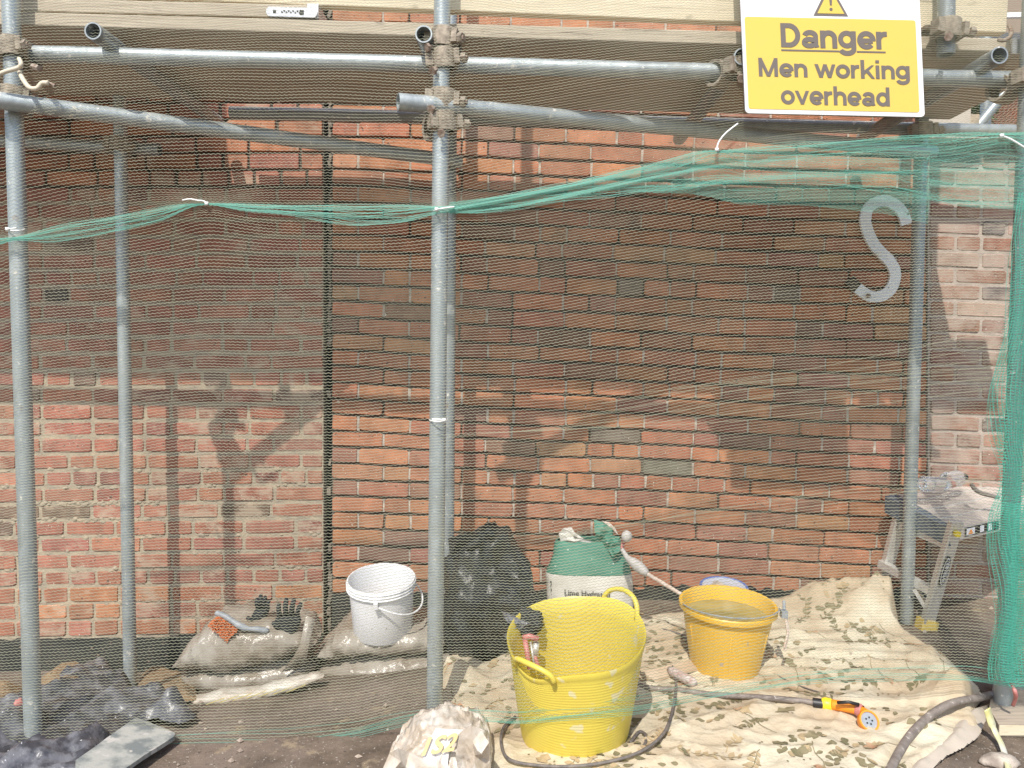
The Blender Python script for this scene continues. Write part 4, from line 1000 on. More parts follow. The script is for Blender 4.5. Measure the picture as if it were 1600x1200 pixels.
# white bucket
WB = empty('white_bucket', P(599, 986, 2.78), 'white plastic bucket with hanging white handle on the right sandbags', 'bucket'); WB.rotation_euler = (math.radians(10), math.radians(-2), .15)
h = .212; mb = MB()
mb.lathe([(0, .002), (.104, .002), (.108, .008), (.1125, h * .6), (.1165, h - .035), (.1225, h - .034), (.1235, h - .006), (.121, h), (.117, h), (.115, h - .01), (.108, h * .6), (.099, .01), (0, .01)], 56)
mb.build('body', m_white, WB, smooth=True, angle=35)
mb = MB()
for k in range(3): mb.lathe(torus_prof(.1232, h - .008 - k * .011, .0022, 6), 56)
mb.build('rim', m_white, WB, smooth=True)
mb = MB(); hpnts = []
for k in range(15):
    a = math.pi * k / 14; hpnts.append(Vector((-.124 * math.cos(a) * (1.0 if k else 1), -.03 - .115 * math.sin(a) ** .8, h - .045 - .055 * math.sin(a))))
ang = math.radians(68); Rz = Matrix.Rotation(ang, 3, 'Z')
hp2 = [Rz @ p for p in spline(hpnts, 3)]
mb.tube(hp2, .0035, 8); mb.build('handle', m_white, WB, smooth=True)
mb = MB()
for s_ in (0, -1):
    mb = MB(); mb.box(hp2[s_] + Vector((0, 0, .004)), .014, .02, .02); mb.build('handle_lug', m_white, WB)
mb = MB()
for k in range(5):
    a = rnd.uniform(0, 6.28); c = Vector((math.cos(a) * .109, math.sin(a) * .109, h - .06 + rnd.uniform(-.03, .03))); mb.box(c, .006, .006, .006, Matrix.Rotation(a, 3, 'Z'))
# yellow tub
YT = empty('rubble_tub', G(897, 1158), 'bright yellow flexible tub with two loop handles in the centre foreground', 'tub'); YT.rotation_euler = (math.radians(8), math.radians(0), 0)
gt = G(897, 1158); YT.location = Vector((gt.x, 2.095, gz(gt.x, 2.095) + .004))
H = .322; RB = .141; RTp = .184; n = 96
HA = math.radians(229), math.radians(42)     # handle directions
def tubwarp(p, a, i):
    t = max(0, p.z / H); d = [abs((a - q + math.pi) % (2 * math.pi) - math.pi) for q in HA]
    dip = 0
    up = sum(math.exp(-(x / .55) ** 2) for x in d)
    p.z += (t ** 3) * (.018 * math.exp(-(d[1] / .55) ** 2) - .040 * math.exp(-(d[0] / .42) ** 2) - .004 + .012 * math.cos(a - 1.1)); s = 1 + (t ** 2) * .03 * math.cos(2 * (a - HA[1])); p.x *= s; p.y *= (2 - s) * 1.0
    return p
mb = MB(); pf = [(0, .0), (RB - .03, .0), (RB - .012, .004), (RB - .002, .014)]
nr = 30
for k in range(nr):
    z0 = .02 + (H - .05) * k / nr; z1 = .02 + (H - .05) * (k + .5) / nr; z2 = .02 + (H - .05) * (k + .75) / nr
    R_ = lambda z: RB + (RTp - RB) * (z / H) ** .8
    pf += [(R_(z0), z0), (R_(z0) + .0010, (z0 + z1) / 2), (R_(z1), z1)]
pf += [(RTp + .001, H - .022), (RTp + .003, H - .012), (RTp + .0035, H - .003), (RTp + .003, H), (RTp - .002, H - .004), (RTp - .005, H - .02)]
for k in range(18, -1, -1): z = .012 + (H - .04) * k / 18; pf.append((RB - .006 + (RTp - RB) * (z / H) ** .8 - (.0006 if k % 2 else 0), z))
pf.append((0, .010))
mb.lathe(pf, n, warp=tubwarp); mb.build('body', m_yellow, YT, smooth=True, angle=50)
for a in HA:
    mb = MB(); pts = []; lo_ = a == HA[0]; hk = .040 if lo_ else .062; zk = -.050 if lo_ else -.008
    for k in range(17):
        q = math.pi * k / 16; aa = a + .34 * math.cos(q) * 1.0; rr = RTp + .004 + .012 * math.sin(q); pts.append(Vector((rr * math.cos(aa), rr * math.sin(aa), H + zk + hk * math.sin(q) ** .7)))
    mb.tube(pts, .0072, 10); mb.build('handle', m_yellow, YT, smooth=True)
# amber bucket of water
AB = empty('amber_bucket', (0, 0, 0), 'amber plastic bucket with wire handle, half full of murky water', 'bucket')
ga = G(1137, 1062); AB.location = Vector((ga.x, 2.51, gz(ga.x, 2.51) + .010)); AB.rotation_euler = (math.radians(4), math.radians(1.0), 0)
H = .236; mb = MB()
mb.lathe([(0, 0), (.098, 0), (.106, .006), (.111, .02), (.141, H - .045), (.142, H - .022), (.148, H - .02), (.157, H - .018), (.1575, H - .004), (.154, H), (.147, H - .001), (.144, H - .01), (.137, H - .045), (.108, .02), (0, .012)], 72)
mb.build('body', m_orange_b, AB, smooth=True, angle=35)
mb = MB()
for k in range(6):
    a = 2 * math.pi * k / 6 + .35; x_, y_ = math.cos(a), math.sin(a); mb.tube([(x_ * .1115, y_ * .1115, .03), (x_ * .1395, y_ * .1395, H - .06)], .0012, 4)
tag(mb.build('rib', m_orange_b, AB, smooth=True), kind='stuff')
mb = MB(); mb.add([(.1365 * math.cos(2 * math.pi * k / 48), .1365 * math.sin(2 * math.pi * k / 48), H - .046) for k in range(48)], [tuple(range(48))]); mb.build('water', m_water, AB)
mb = MB(); pts = [Vector((.158 * math.cos(a), .158 * math.sin(a) - .004, H + .002 + .012 * abs(math.sin(a)))) for a in [math.radians(-20 - 150 * k / 24) for k in range(25)]]
mb.tube(pts, .0022, 6); mb.build('handle', m_grey, AB, smooth=True)
mb = MB(); mb.box((.165, -.055, H - .012), .02, .022, .022); mb.build('handle_lug', m_grey, AB); mb = MB(); mb.tube([(.165, -.055, H), (.172, -.03, H + .02)], .005, 6); mb.build('wire_end', m_grey, AB)
mb = MB(); mb.tube([(.168, -.06, H - .015), (.176, -.07, H - .07), (.166, -.075, H - .115)], .004, 6); mb.tube([(.175, -.05, H - .02), (.182, -.06, H - .07), (.17, -.07, H - .13)], .004, 6); mb.build('loose_cord', m_handle, AB)
# cloudy plastic pot with lid behind it
PT = empty('plastic_pot', (0, 0, 0), 'round clear plastic pot with blue rim behind the amber bucket', 'pot')
p = P(1131, 919, 2.92); PT.location = (p.x, 2.92, gz(p.x, 2.92) + .01); hz = p.z - PT.location.z; 
mb = MB(); mb.lathe([(0, 0), (.065, 0), (.07, .01), (.083, hz - .01), (.080, hz - .01), (.066, .012), (0, .01)], 40); mb.build('body', m_cplastic, PT, smooth=True, angle=40)
lidM = Matrix.Translation((0, 0, hz)) @ Matrix.Rotation(math.radians(7), 4, 'X')
mb = MB(); mb.lathe([(0, .004), (.06, .004), (.074, .006), (.082, .008), (.082, 0), (0, 0)], 40, lidM); lid = mb.build('lid', m_cplastic, PT, smooth=True, angle=40)
mb = MB(); mb.lathe(torus_prof(.087, .006, .005), 44, lidM); mb.build('rim', m_blue, lid, smooth=True)
mb = MB()
for k in range(6): mb.box(lidM @ Vector((-.02 + .02 * rnd.uniform(-1, 1), .02 * rnd.uniform(-1, 1), .014)), .03, .022, .014, Matrix.Rotation(rnd.uniform(0, 3), 3, 'Z'))
mb.build('dried_mortar', m_mort_white, lid)

# ------------------------------------------------------------------ black bin bag
def blob(name, c, rad, mat, seed, crum=.04, fr=4, n=48, m_=34, shape=None, parent=None):
    V = []; Fc = []
    for i in range(m_ + 1):
        phi = math.pi * i / m_
        for j in range(n):
            a = 2 * math.pi * j / n; d = Vector((math.sin(phi) * math.cos(a), math.sin(phi) * math.sin(a), math.cos(phi)))
            q = Vector((d.x * rad[0], d.y * rad[1], d.z * rad[2]))
            if shape: q = shape(q, d)
            f = fbm(q.x * fr + seed, q.y * fr, q.z * fr, 3); rg_ = max(0, 1 - abs(fbm(q.x * fr * 1.6 + seed, q.y * fr * 1.6, q.z * fr * .9, 3)) * 3) ** 2
            q += d * (crum * f + crum * .55 * rg_); V.append(Vector(c) + q)
    for i in range(m_):
        for j in range(n): Fc.append((i * n + j, (i + 1) * n + j, (i + 1) * n + (j + 1) % n, i * n + (j + 1) % n))
    return obj(name, V, Fc, mat, parent, smooth=True)
def bagshape(q, d):
    t = (q.z / .27 + 1) / 2
    q.x *= (1.0 - .42 * t ** 2.2) if q.x > 0 else (1.0 - .12 * t ** 2); q.x += .0 * t; q.y *= 1 - .3 * t
    return q
bc = P(766, 940, 2.80)
bb = blob('bin_bag', (bc.x, 2.80, bc.z + .012), (.178, .15, .262), m_black, 3, crum=.05, fr=6, n=80, m_=60, shape=bagshape)
tag(bb, 'full black bin bag leaning on the wall behind the yellow tub', 'bin bag')
kn = P(764, 834, 2.78); mb = MB()
blob('knot', (kn.x, kn.y, kn.z), (.026, .026, .03), m_black, 9, crum=.02, fr=30, n=20, m_=14, parent=bb)
def crumple_patch(name, pts, Y, mat, parent=None, seed=1, amp=.015, th=.003):
    pp = [P(x, y, Y + amp * math.sin(i * 2.3 + seed)) for i, (x, y) in enumerate(pts)]; c = sum(pp, Vector()) / len(pp); n = len(pp); ring = [p.lerp(c, .5) + Vector((0, -amp * (1 + math.sin(i * 1.7 + seed)), 0)) for i, p in enumerate(pp)]
    V = pp + ring + [c + Vector((0, -amp * .5, 0))] + [p + Vector((0, th, 0)) for p in pp]
    Fc = [(i, (i + 1) % n, n + (i + 1) % n, n + i) for i in range(n)] + [(n + i, n + (i + 1) % n, 2 * n) for i in range(n)] + [(i, 2 * n + 1 + i, 2 * n + 1 + (i + 1) % n, (i + 1) % n) for i in range(n)] + [tuple(2 * n + 1 + i for i in range(n))[::-1]]
    return obj(name, V, Fc, mat, parent, smooth=False)
crumple_patch('tail', [(700, 842), (728, 832), (752, 836), (758, 850), (735, 862), (704, 872)], 2.74, m_black, bb, 2)

# ------------------------------------------------------------------ sack of hydrated lime
LS = empty('lime_sack', (0, 0, 0), 'open green and white paper sack printed Lime Hydrated behind the tub', 'sack')
SYc = 2.93
def sack_ring(y, xl, xr, dep, n=64, k=.62):
    L = P(xl, y, SYc); Rr = P(xr, y, SYc); c = (L + Rr) / 2; a = (Rr.x - L.x) / 2; out = []
    for i in range(n):
        t = 2 * math.pi * i / n; ca, sa = math.cos(t), math.sin(t)
        q = Vector((c.x + a * math.copysign(abs(ca) ** k, ca), SYc + dep * math.copysign(abs(sa) ** k, sa), c.z))
        out.append(q)
    return out
rings = [(1005, 862, 990, .07), (960, 858, 989, .075), (930, 854, 988, .078), (893, 853, 987, .075), (886, 856, 985, .072), (866, 864, 976, .062), (850, 866, 970, .052), (842, 870, 964, .046)]
V = []; n = 64; nv_ = 0; dense = []
for a, b in zip(rings, rings[1:]):
    for k in range(5): dense.append(tuple(a[q] + (b[q] - a[q]) * k / 5 for q in range(4)))
dense.append(rings[-1])
for y, xl, xr, d in dense:
    for q in sack_ring(y, xl, xr, d): 
        dirn = Vector((q.x - P(920, y, SYc).x, q.y - SYc, 0)).normalized(); V.append(q + dirn * .008 * fbm(q.x * 14, q.y * 14, q.z * 14, 3) + Vector((0, 0, (.006 * N3(q.x * 30, q.y * 30, 1)) if y < 845 else 0)))
gi = sum(1 for d in dense if d[0] > 892)
def strip(i0, i1): return [(i * n + j, i * n + (j + 1) % n, (i + 1) * n + (j + 1) % n, (i + 1) * n + j) for i in range(i0, i1) for j in range(n)]
vb = V[:(gi + 1) * n]; obj('paper_body', vb, strip(0, gi), m_paper, LS, smooth=True)
vt = [Vector(v) for v in V[gi * n:]]; o = obj('green_top', vt, strip(0, len(dense) - 1 - gi), m_green, LS, smooth=True)
sl = o.modifiers.new('s', 'SOLIDIFY'); sl.thickness = .002
lettering('Lime Hydrated', lambda u, v: P(882 + 71 * u, 933.5 - 12.5 * v + 4 * u, SYc - .0785 - .0055), m_print, LS, .018)
lettering('xed', lambda u, v: P(862 - 8 * v, 938 - 30 * u, SYc - .055 + .03 * v), m_print, LS, .02)
crumple_patch('torn_flap', [(928, 812), (942, 816), (957, 826), (960, 842), (954, 856), (946, 858), (936, 850), (929, 832)], 2.88, m_green, LS, 1, .012)
crumple_patch('torn_flap', [(956, 838), (968, 838), (974, 852), (968, 868), (958, 872), (950, 858)], 2.86, m_green, LS, 2, .012)
crumple_patch('torn_flap', [(873, 834), (880, 826), (893, 824), (898, 832), (912, 842), (930, 848), (900, 850), (876, 846)], 2.90, m_paper, LS, 3, .012)
crumple_patch('torn_flap', [(941, 814), (952, 816), (962, 826), (966, 836), (958, 832), (950, 822)], 2.885, m_handle, LS, 4, .006)
mb = MB(); a = P(858, 900, SYc); 
# stick with wrapped grip leaning from the amber bucket to the sack
ST = empty('wrapped_stick', (0, 0, 0), 'limewashed stick with grey taped grip leaning from the amber bucket to the sack', 'stick')
a = P(1080, 938, 2.62); b = P(1012, 897, 2.70); c = P(980, 871, 2.76); d = P(972, 858, 2.78); e = P(974, 846, 2.79); f_ = P(979, 836, 2.75)
mb = MB(); mb.tube([P(1094, 948, 2.60), a, b], [.0065, .0065, .007], 10); mb.build('wooden_rod', m_handle, ST, smooth=True)
mb = MB(); mb.tube(spline([b, b.lerp(c, .3), b.lerp(c, .7), c, d], 4), [.008] + [.012, .015, .017, .019, .020, .020, .019, .018, .016, .014, .012, .010, .009, .008, .008, .008], 12); mb.build('taped_grip', m_tape, ST, smooth=True)
mb = MB(); mb.tube(spline([d, e, f_], 5), [.008, .007, .007, .007, .008, .010, .012, .012, .012, .010, .008], 10); mb.build('neck', m_pink, ST, smooth=True)
blob('ball', P(979, 838, 2.745), (.019, .019, .020), m_tape, 5, crum=.004, fr=30, n=18, m_=12, parent=ST)

# ------------------------------------------------------------------ gloves, brush, tool in tub
def glove(label, base, tips, palm_r, Y, fr):
    t = tag(None, 0) if False else None
    mb = MB(); bx, by = base
    cx = sum(p[0] for p in tips[:4]) / 4; 
    k1 = [P(bx + (tips[i][2] - bx) * .0 + (i - 1.5) * fr * .9, by, Y) for i in range(4)]
    # palm: flattened tube from wrist to knuckles
    w0 = P(bx, by, Y); kn_ = P(sum(p[2] for p in tips[:4]) / 4, sum(p[3] for p in tips[:4]) / 4, Y)
    n = 16; secs = 6; d = kn_ - w0
    side = Vector((1, 0, 0)); V = []
    for s_ in range(secs + 1):
        q = w0.lerp(kn_, s_ / secs); wd_ = palm_r * (.75 + .35 * math.sin(math.pi * min(1, s_ / secs * .8))); 
        for k in range(n): a = 2 * math.pi * k / n; V.append(q + side * math.cos(a) * wd_ + Vector((0, 1, .2)).normalized() * math.sin(a) * .016)
    mb.add(V, [(i * n + k, i * n + (k + 1) % n, (i + 1) * n + (k + 1) % n, (i + 1) * n + k) for i in range(secs) for k in range(n)] + [tuple(range(n))[::-1], tuple(secs * n + k for k in range(n))])
    for (x, y, kx, ky, r) in tips:
        A = P(kx, ky, Y); B = P(x, y, Y - .012); mid = A.lerp(B, .5) + Vector((0, -.012, .002)); mb.tube(spline([A, mid, B], 4), [r, r * 1.08, r * 1.08, r * 1.05, r, r, r * .98, r * .85, r * .45], 10)
    o = mb.build('glove', m_glove, smooth=True); return tag(o, label, 'glove', 'black fabric work gloves on the sandbag')
glove('black work glove, right one of the pair, fingers up beside the torn plastic', (446, 990), [(436, 942, 438, 964, .0085), (448, 934, 447, 960, .009), (460, 935, 456, 960, .009), (471, 941, 464, 962, .008), (426, 972, 440, 980, .009)], .043, 2.72, 8)
glove('black work glove, left one of the pair, partly behind the brush handle', (398, 978), [(402, 934, 404, 950, .008), (408, 928, 409, 948, .008), (415, 931, 414, 948, .008), (421, 937, 418, 952, .007), (386, 964, 400, 972, .008)], .026, 2.76, 6)
BR = empty('hand_brush', P(348, 982, 2.70), 'orange bristled hand brush with dusty grey handle on the left sandbag', 'brush')
o_ = BR.location
def q_(x, y, Y): return P(x, y, Y) - o_
mb = MB(); pts = [(326, 976), (342, 963), (371, 984), (356, 1001)]
fr_ = [q_(x, y, 2.675) for x, y in pts]; bk_ = [q_(x + 3, y - 5, 2.735) for x, y in pts]
mb.add(fr_ + bk_, [(0, 1, 2, 3)[::-1], (4, 5, 6, 7), (0, 4, 5, 1), (1, 5, 6, 2), (2, 6, 7, 3), (3, 7, 4, 0)])
bo = mb.build('bristle_block', m_bristle, BR); sb = bo.modifiers.new('s', 'SUBSURF'); sb.subdivision_type = 'SIMPLE'; sb.levels = 3; sb.render_levels = 3
tf = MB()
for _ in range(420):
    u, v = rnd.random(), rnd.random(); A = fr_[0].lerp(fr_[1], u).lerp(fr_[3].lerp(fr_[2], u), v); tf.tube([A, A + Vector((rnd.uniform(-.004, .004), -.010, rnd.uniform(-.006, .002)))], .0016, 4)
tag(tf.build('bristle', m_bristle, BR), kind='stuff')
mb = MB(); mb.tube(spline([q_(338, 958, 2.70), q_(352, 963, 2.69), q_(372, 976, 2.68), q_(386, 982, 2.68), q_(402, 983, 2.68), q_(420, 986, 2.69)], 4), [.010] * 8 + [.012] * 4 + [.009, .008, .008, .009, .010, .010, .011, .010, .007], 10); mb.build('handle', m_grey, BR, smooth=True)
TL = empty('clamp_tool', P(825, 1010, 2.14), 'pink and steel hand tool clipped inside the left rim of the yellow tub', 'tool'); o_ = TL.location
mb = MB(); mb.tube([q_(820, 998, 2.13), q_(828, 1046, 2.10)], .0075, 10); mb.tube([q_(832, 1015, 2.135), q_(842, 1044, 2.11)], .006, 10); mb.tube([q_(817, 997, 2.13), q_(826, 994, 2.13), q_(841, 999, 2.13)], .0085, 10); mb.build('handle', m_pink, TL, smooth=True)
mb = MB(); mb.tube([q_(829, 1003, 2.135), q_(835, 1042, 2.11)], .0035, 8); mb.tube([q_(838, 1003, 2.14), q_(836, 1024, 2.13)], .010, 10); mb.build('steel_shaft', m_alu, TL, smooth=True)
RG = blob('black_cloth', P(818, 975, 2.16), (.04, .03, .035), m_glove, 11, crum=.03, fr=18, n=40, m_=26)
tag(RG, 'black rag bunched on the left rim of the yellow tub', 'rag')
tag(crumple_patch('plastic_strip', [(783, 955), (792, 957), (812, 968), (830, 975), (826, 982), (806, 984), (792, 1000), (788, 992), (802, 974), (786, 963)], 2.13, m_sheet, None, 5, .01), 'thin grey plastic strip hanging over the left rim of the tub', 'plastic scrap')

# ------------------------------------------------------------------ hose, gun, cables
def cable(name, label, px, r, mat, cat, up=.02, n=8):
    pts = []
    for q in px:
        u = q[2] if len(q) > 2 else up; pts.append(G(q[0], q[1], u))
    mb = MB(); mb.tube(spline(pts, n), r, 10); o = mb.build(name, mat, smooth=True); return tag(o, label, cat)
cable('hose', 'dirty grey hose running from behind the tub to the orange spray gun', [(960, 1050, .03), (1005, 1073, .035), (1060, 1078, .04), (1110, 1085, .04), (1180, 1089, .04), (1240, 1094, .04), (1272, 1098, .042)], .0085, m_hose, 'hose')
cable('hose', 'thick grey hose curving out of the frame over the right side of the dust sheet', [(1350, 1290, .03), (1385, 1215, .035), (1408, 1170, .04), (1432, 1138, .045), (1462, 1112, .06), (1490, 1098, .07), (1530, 1090, .05), (1570, 1082, .03), (1640, 1074, .03)], .0115, m_hose, 'hose')
cable('power_cable', 'thin dark cable looping on the dust sheet round the foot of the tub', [(1050, 1040, .045), (1056, 1062, .045), (1055, 1085, .055), (1048, 1120, .045), (1035, 1148, .045), (1005, 1172, .045), (960, 1188, .042), (900, 1197, .042), (840, 1196, .042), (795, 1186, .042), (783, 1160, .042), (788, 1135, .042), (805, 1120, .042)], .0042, m_cable, 'cable')
cable('power_cable', 'short dark cable end curling out from under the tub on its right', [(985, 1160, .03), (998, 1144, .03), (1008, 1148, .03), (1008, 1162, .03), (996, 1176, .03)], .0045, m_cable, 'cable')
cable('power_cable', 'thin cable crossing the dust sheet behind the amber bucket', [(1000, 975, .045), (1030, 982, .045), (1065, 992, .045), (1085, 1010, .045), (1080, 1026, .045)], .0035, m_cable, 'cable')
cable('wire', 'fine grey wire wriggling over the dust sheet right of the amber bucket', [(1205, 1050, .03), (1240, 1068, .03), (1275, 1080, .03), (1330, 1098, .03), (1290, 1082, .04)][:4], .002, m_cable, 'wire')
GN = empty('spray_gun', G(1320, 1108, .04), 'orange and yellow hose spray gun lying on the dust sheet', 'spray gun'); o_ = GN.location
def gq(x, y, up): return G(x, y, up) - o_
mb = MB(); mb.tube([gq(1270, 1098, .045), gq(1286, 1100, .045)], .0145, 14); mb.build('collar', m_nblack, GN, smooth=True, angle=40)
mb = MB(); mb.tube([gq(1284, 1099, .045), gq(1289, 1100, .045), gq(1297, 1101, .045), gq(1302, 1102, .045)], [.016, .019, .018, .015], 16); mb.build('yellow_collar', m_nyellow, GN, smooth=True, angle=40)
mb = MB(); mb.tube(spline([gq(1300, 1101, .047), gq(1318, 1104, .05), gq(1336, 1108, .05), gq(1350, 1113, .05), gq(1356, 1120, .05)], 4), [.015] * 5 + [.0145] * 4 + [.013] * 4 + [.0135] * 4, 16); mb.build('body', m_norange, GN, smooth=True)
mb = MB(); mb.tube([gq(1308, 1098, .07), gq(1326, 1097, .078), gq(1342, 1101, .072)], .005, 8); mb.build('trigger', m_nblack, GN, smooth=True)
mb = MB(); mb.lathe([(.0165, -.008), (.019, 0), (.0165, .008)], 16, Matrix.Translation(gq(1343, 1110, .05)) @ (gq(1350, 1113, .05) - gq(1336, 1108, .05)).to_track_quat('Z', 'Y').to_matrix().to_4x4()); mb.build('clip', m_pink, GN, smooth=True)
hc = gq(1356, 1127, .045); dirv = (cam.location - (o_ + hc)).normalized(); dirv = Vector((.1, -1, .75)).normalized(); Mh = Matrix.Translation(hc) @ dirv.to_track_quat('Z', 'Y').to_matrix().to_4x4()
mb = MB(); mb.lathe([(0, -.022), (.018, -.022), (.026, -.012), (.0285, .004), (.028, .010), (.0235, .010), (.0235, .006)], 32, Mh); hd = mb.build('spray_head', m_norange, GN, smooth=True, angle=40)
mb = MB(); mb.lathe([(.0235, .006), (0, .007)], 32, Mh); mb.build('face', m_grey, hd)
mb = MB()
for k in range(5):
    a = k * 1.2566; mb.lathe([(.0026, .0085), (0, .0085)], 8, Mh @ Matrix.Translation((.009 * math.cos(a), .009 * math.sin(a), 0)))
mb.build('nozzle_hole', m_nblack, hd)
# old roller sleeve and cardboard scrap
CB = empty('cardboard_scrap', (0, 0, 0), 'flat piece of cardboard on the dust sheet between tub and amber bucket', 'cardboard')
cc = [G(1003, 1050, .05), G(1022, 1062, .035), G(1090, 1044, .04), G(1078, 1030, .05)]; mb = MB(); mb.add(cc + [p - Vector((0, 0, .008)) for p in cc], [(0, 1, 2, 3), (4, 7, 6, 5), (0, 4, 5, 1), (1, 5, 6, 2), (2, 6, 7, 3), (3, 7, 4, 0)]); mb.build('sheet', simple('brown_card', (.44, .33, .22), (.54, .43, .31), .85, scale=12), CB)
mb = MB(); mb.tube([G(1046, 1046, .05), G(1052, 1050, .052), G(1082, 1066, .05), G(1086, 1069, .05)], [.010, .0155, .0155, .010], 12)
tag(mb.build('roller_sleeve', simple('pinkish_crusted_sleeve', (.46, .30, .26), (.6, .55, .5), .9, scale=70, bs=90, bstr=1, bdist=.006), smooth=True), 'crusted pinkish roller sleeve beside the foot of the amber bucket', 'roller sleeve')

# ------------------------------------------------------------------ plastic sand bag at the bottom edge
PB = empty('plastic_bag', (0, 0, 0), 'crumpled clear plastic bag with yellow and white print at the bottom edge', 'plastic bag')
def bagsurf(tab, depthf, seed, name, mat, nu=56, nv=40):
    V = []; Fc = []
    return None
g0 = G(688, 1190); YB = 1.98
pb = pillow('bag_body', prof([(0, 598, 1206, 1222), (.12, 616, 1166, 1250), (.3, 645, 1148, 1260), (.5, 690, 1138, 1260), (.75, 735, 1144, 1250), (.92, 758, 1150, 1240), (1, 768, 1180, 1230)]), YB, m_bag, .24, seed=8, parent=PB, crum=.020, nu=110, nv=80)
me_ = pb.data
for v_ in me_.vertices:
    c_ = v_.co; k_ = .011 * max(0, 1 - abs(N3(c_.x * 16, c_.y * 16, c_.z * 16)) * 4) + .006 * max(0, 1 - abs(N3(c_.x * 38, c_.y * 38, c_.z * 38)) * 4); v_.co = c_ + Vector((0, -k_, k_ * .6))
me_.update()
def onbag(x, y): return P(x, y, YB - .115 + .02 * abs((y - 1190) / 60.0))
def quad(px, mat, name, dy=0): pp = [onbag(x, y) + Vector((0, dy, 0)) for x, y in px]; n = len(pp); return obj(name, pp + [p + Vector((0, .002, 0)) for p in pp], [tuple(range(n))] + [(i, (i + 1) % n, n + (i + 1) % n, n + i)[::-1] for i in range(n)], mat, PB)
m_pwhite = simple('white_bag_print', (.78, .76, .74), rough=.4); m_pyel = simple('yellow_bag_print', (.74, .58, .28), rough=.4)
quad([(663, 1164), (682, 1132), (724, 1134), (704, 1152), (700, 1196), (684, 1200), (662, 1188)], m_pwhite, 'white_print', -.022)
lettering('1S2', lambda u, v: onbag(660 + 50 * u + 12 * v, 1172 - 30 * v - 8 * u) + Vector((0, -.030, 0)), m_pyel, PB, .03)
lettering('Bu', lambda u, v: onbag(612 + 26 * u + 4 * v, 1196 - 16 * v + 4 * u) + Vector((0, -.03, 0)), m_pyel, PB, .04)
crumple_patch('bag_mouth', [(718, 1146), (735, 1134), (752, 1142), (764, 1160), (766, 1190), (768, 1215), (745, 1218), (716, 1210), (712, 1180)], YB - .15, m_bag, PB, 4, .02)
crumple_patch('bag_fold', [(596, 1206), (608, 1178), (622, 1170), (640, 1176), (668, 1190), (684, 1204), (660, 1216), (600, 1220)], YB - .15, m_bag, PB, 6, .02)

# ------------------------------------------------------------------ hop-up work platform
HP = empty('work_platform', (0, 0, 0), 'dusty aluminium work platform with folding ladder legs at the right', 'work platform')
ft = P(1447, 985, 2.93); rt = P(1372, 955, 3.13)
def zfix(p, z): return Vector((p.x, p.y, z))
nr_ = P(1486, 826, 2.78); fr2 = P(1386, 776, 3.10)      # left end corners (near, far) at deck level
nR = P(1640, 792, 3.02); fR = P(1560, 752, 3.18)
fR = fr2 + (nR - nr_)
mb = MB(); th_ = Vector((0, 0, .05))
i_ = Vector((0, 0, 0)); cs = [nr_, nR, fR, fr2]; inn = (nR - nr_).normalized() * .02
mb.add([p + Vector((0, 0, .0)) for p in cs] + [p - th_ for p in cs], [(0, 1, 2, 3), (7, 6, 5, 4), (0, 4, 5, 1), (1, 5, 6, 2), (2, 6, 7, 3), (3, 7, 4, 0)]); mb.build('deck', m_alu_deck, HP)
mb = MB()
for k in range(1, 4):
    a = nr_.lerp(fr2, k / 4); b = nR.lerp(fR, k / 4); mb.beam(a + Vector((0, 0, .0015)), b + Vector((0, 0, .0015)), .004, .003)
mb.build('deck_groove', m_alu, HP)
e = (nr_ - nR).normalized() * .012
ec = [nr_ + e + Vector((0, -.004, .004)), fr2 + e + Vector((0, 0, .004)), fr2 - e * 4.5 + Vector((0, 0, .004)), fr2.lerp(nr_, .55) - e * 3.2 + Vector((0, 0, .004)), nr_ - e * .8 + Vector((0, 0, .004))]
mb = MB(); n = 5; mb.add(ec + [p - Vector((0, 0, .068)) for p in ec], [tuple(range(n))[::-1], tuple(range(n, 2 * n))] + [(i, (i + 1) % n, n + (i + 1) % n, n + i) for i in range(n)]); mb.build('end_cap', m_navy, HP)
def leg(top, foot, name='leg'):
    t_ = MB(); d = (foot - top).normalized(); t_.beam(top, foot, .046, .022, up=Vector((0, -1, .2)))
    o = t_.build(name, m_alu, HP)
    for s_ in (-.018, 0, .018):
        pass
    m2 = MB(); side = Vector((1, .3, 0)).normalized()
    for s_ in (-.022, .022): m2.beam(top + side * s_ + Vector((0, -.012, 0)), foot + side * s_ + Vector((0, -.012, 0)), .008, .006, up=Vector((0, -1, .2)))
    m2.build('flange', m_alu, o)
    m3 = MB(); fz = foot + d * .012; m3.box(fz, .062, .05, .042, Matrix.Rotation(.2, 3, 'Y')); m3.build('foot_pad', m_yfoot, o); return o
ltop = P(1494, 815, 2.76); lf = leg(ltop, P(1449, 972, 2.90)); rtop = P(1408, 800, 3.05); rf = leg(rtop, P(1374, 932, 3.14))
def onleg(a, b, t): return a.lerp(b, t)
lfoot = P(1449, 972, 2.90); rfoot = P(1374, 932, 3.14)
mb = MB(); mb.beam(onleg(rtop, rfoot, .13), onleg(ltop, lfoot, .22), .03, .03); mb.build('rung', m_alu, HP)
mb = MB(); mb.beam(onleg(rtop, rfoot, .60) - Vector((.03, 0, 0)), onleg(ltop, lfoot, .70), .03, .03); mb.build('rung', m_alu, HP)
mb = MB(); mb.beam(onleg(rtop, rfoot, .62) + Vector((.06, -.03, -.02)), onleg(ltop, lfoot, .88), .004, .02); mb.beam(onleg(ltop, lfoot, .70) + Vector((-.06, .04, 0)), onleg(ltop, lfoot, .92), .004, .014); mb.build('brace', m_alu, HP)
mb = MB(); q = onleg(ltop, lfoot, .10) + Vector((0, -.014, 0)); mb.tube([q + Vector((0, -.004, 0)), q + Vector((0, -.018, 0))], .012, 10); mb.build('rivet', m_nyellow, HP)
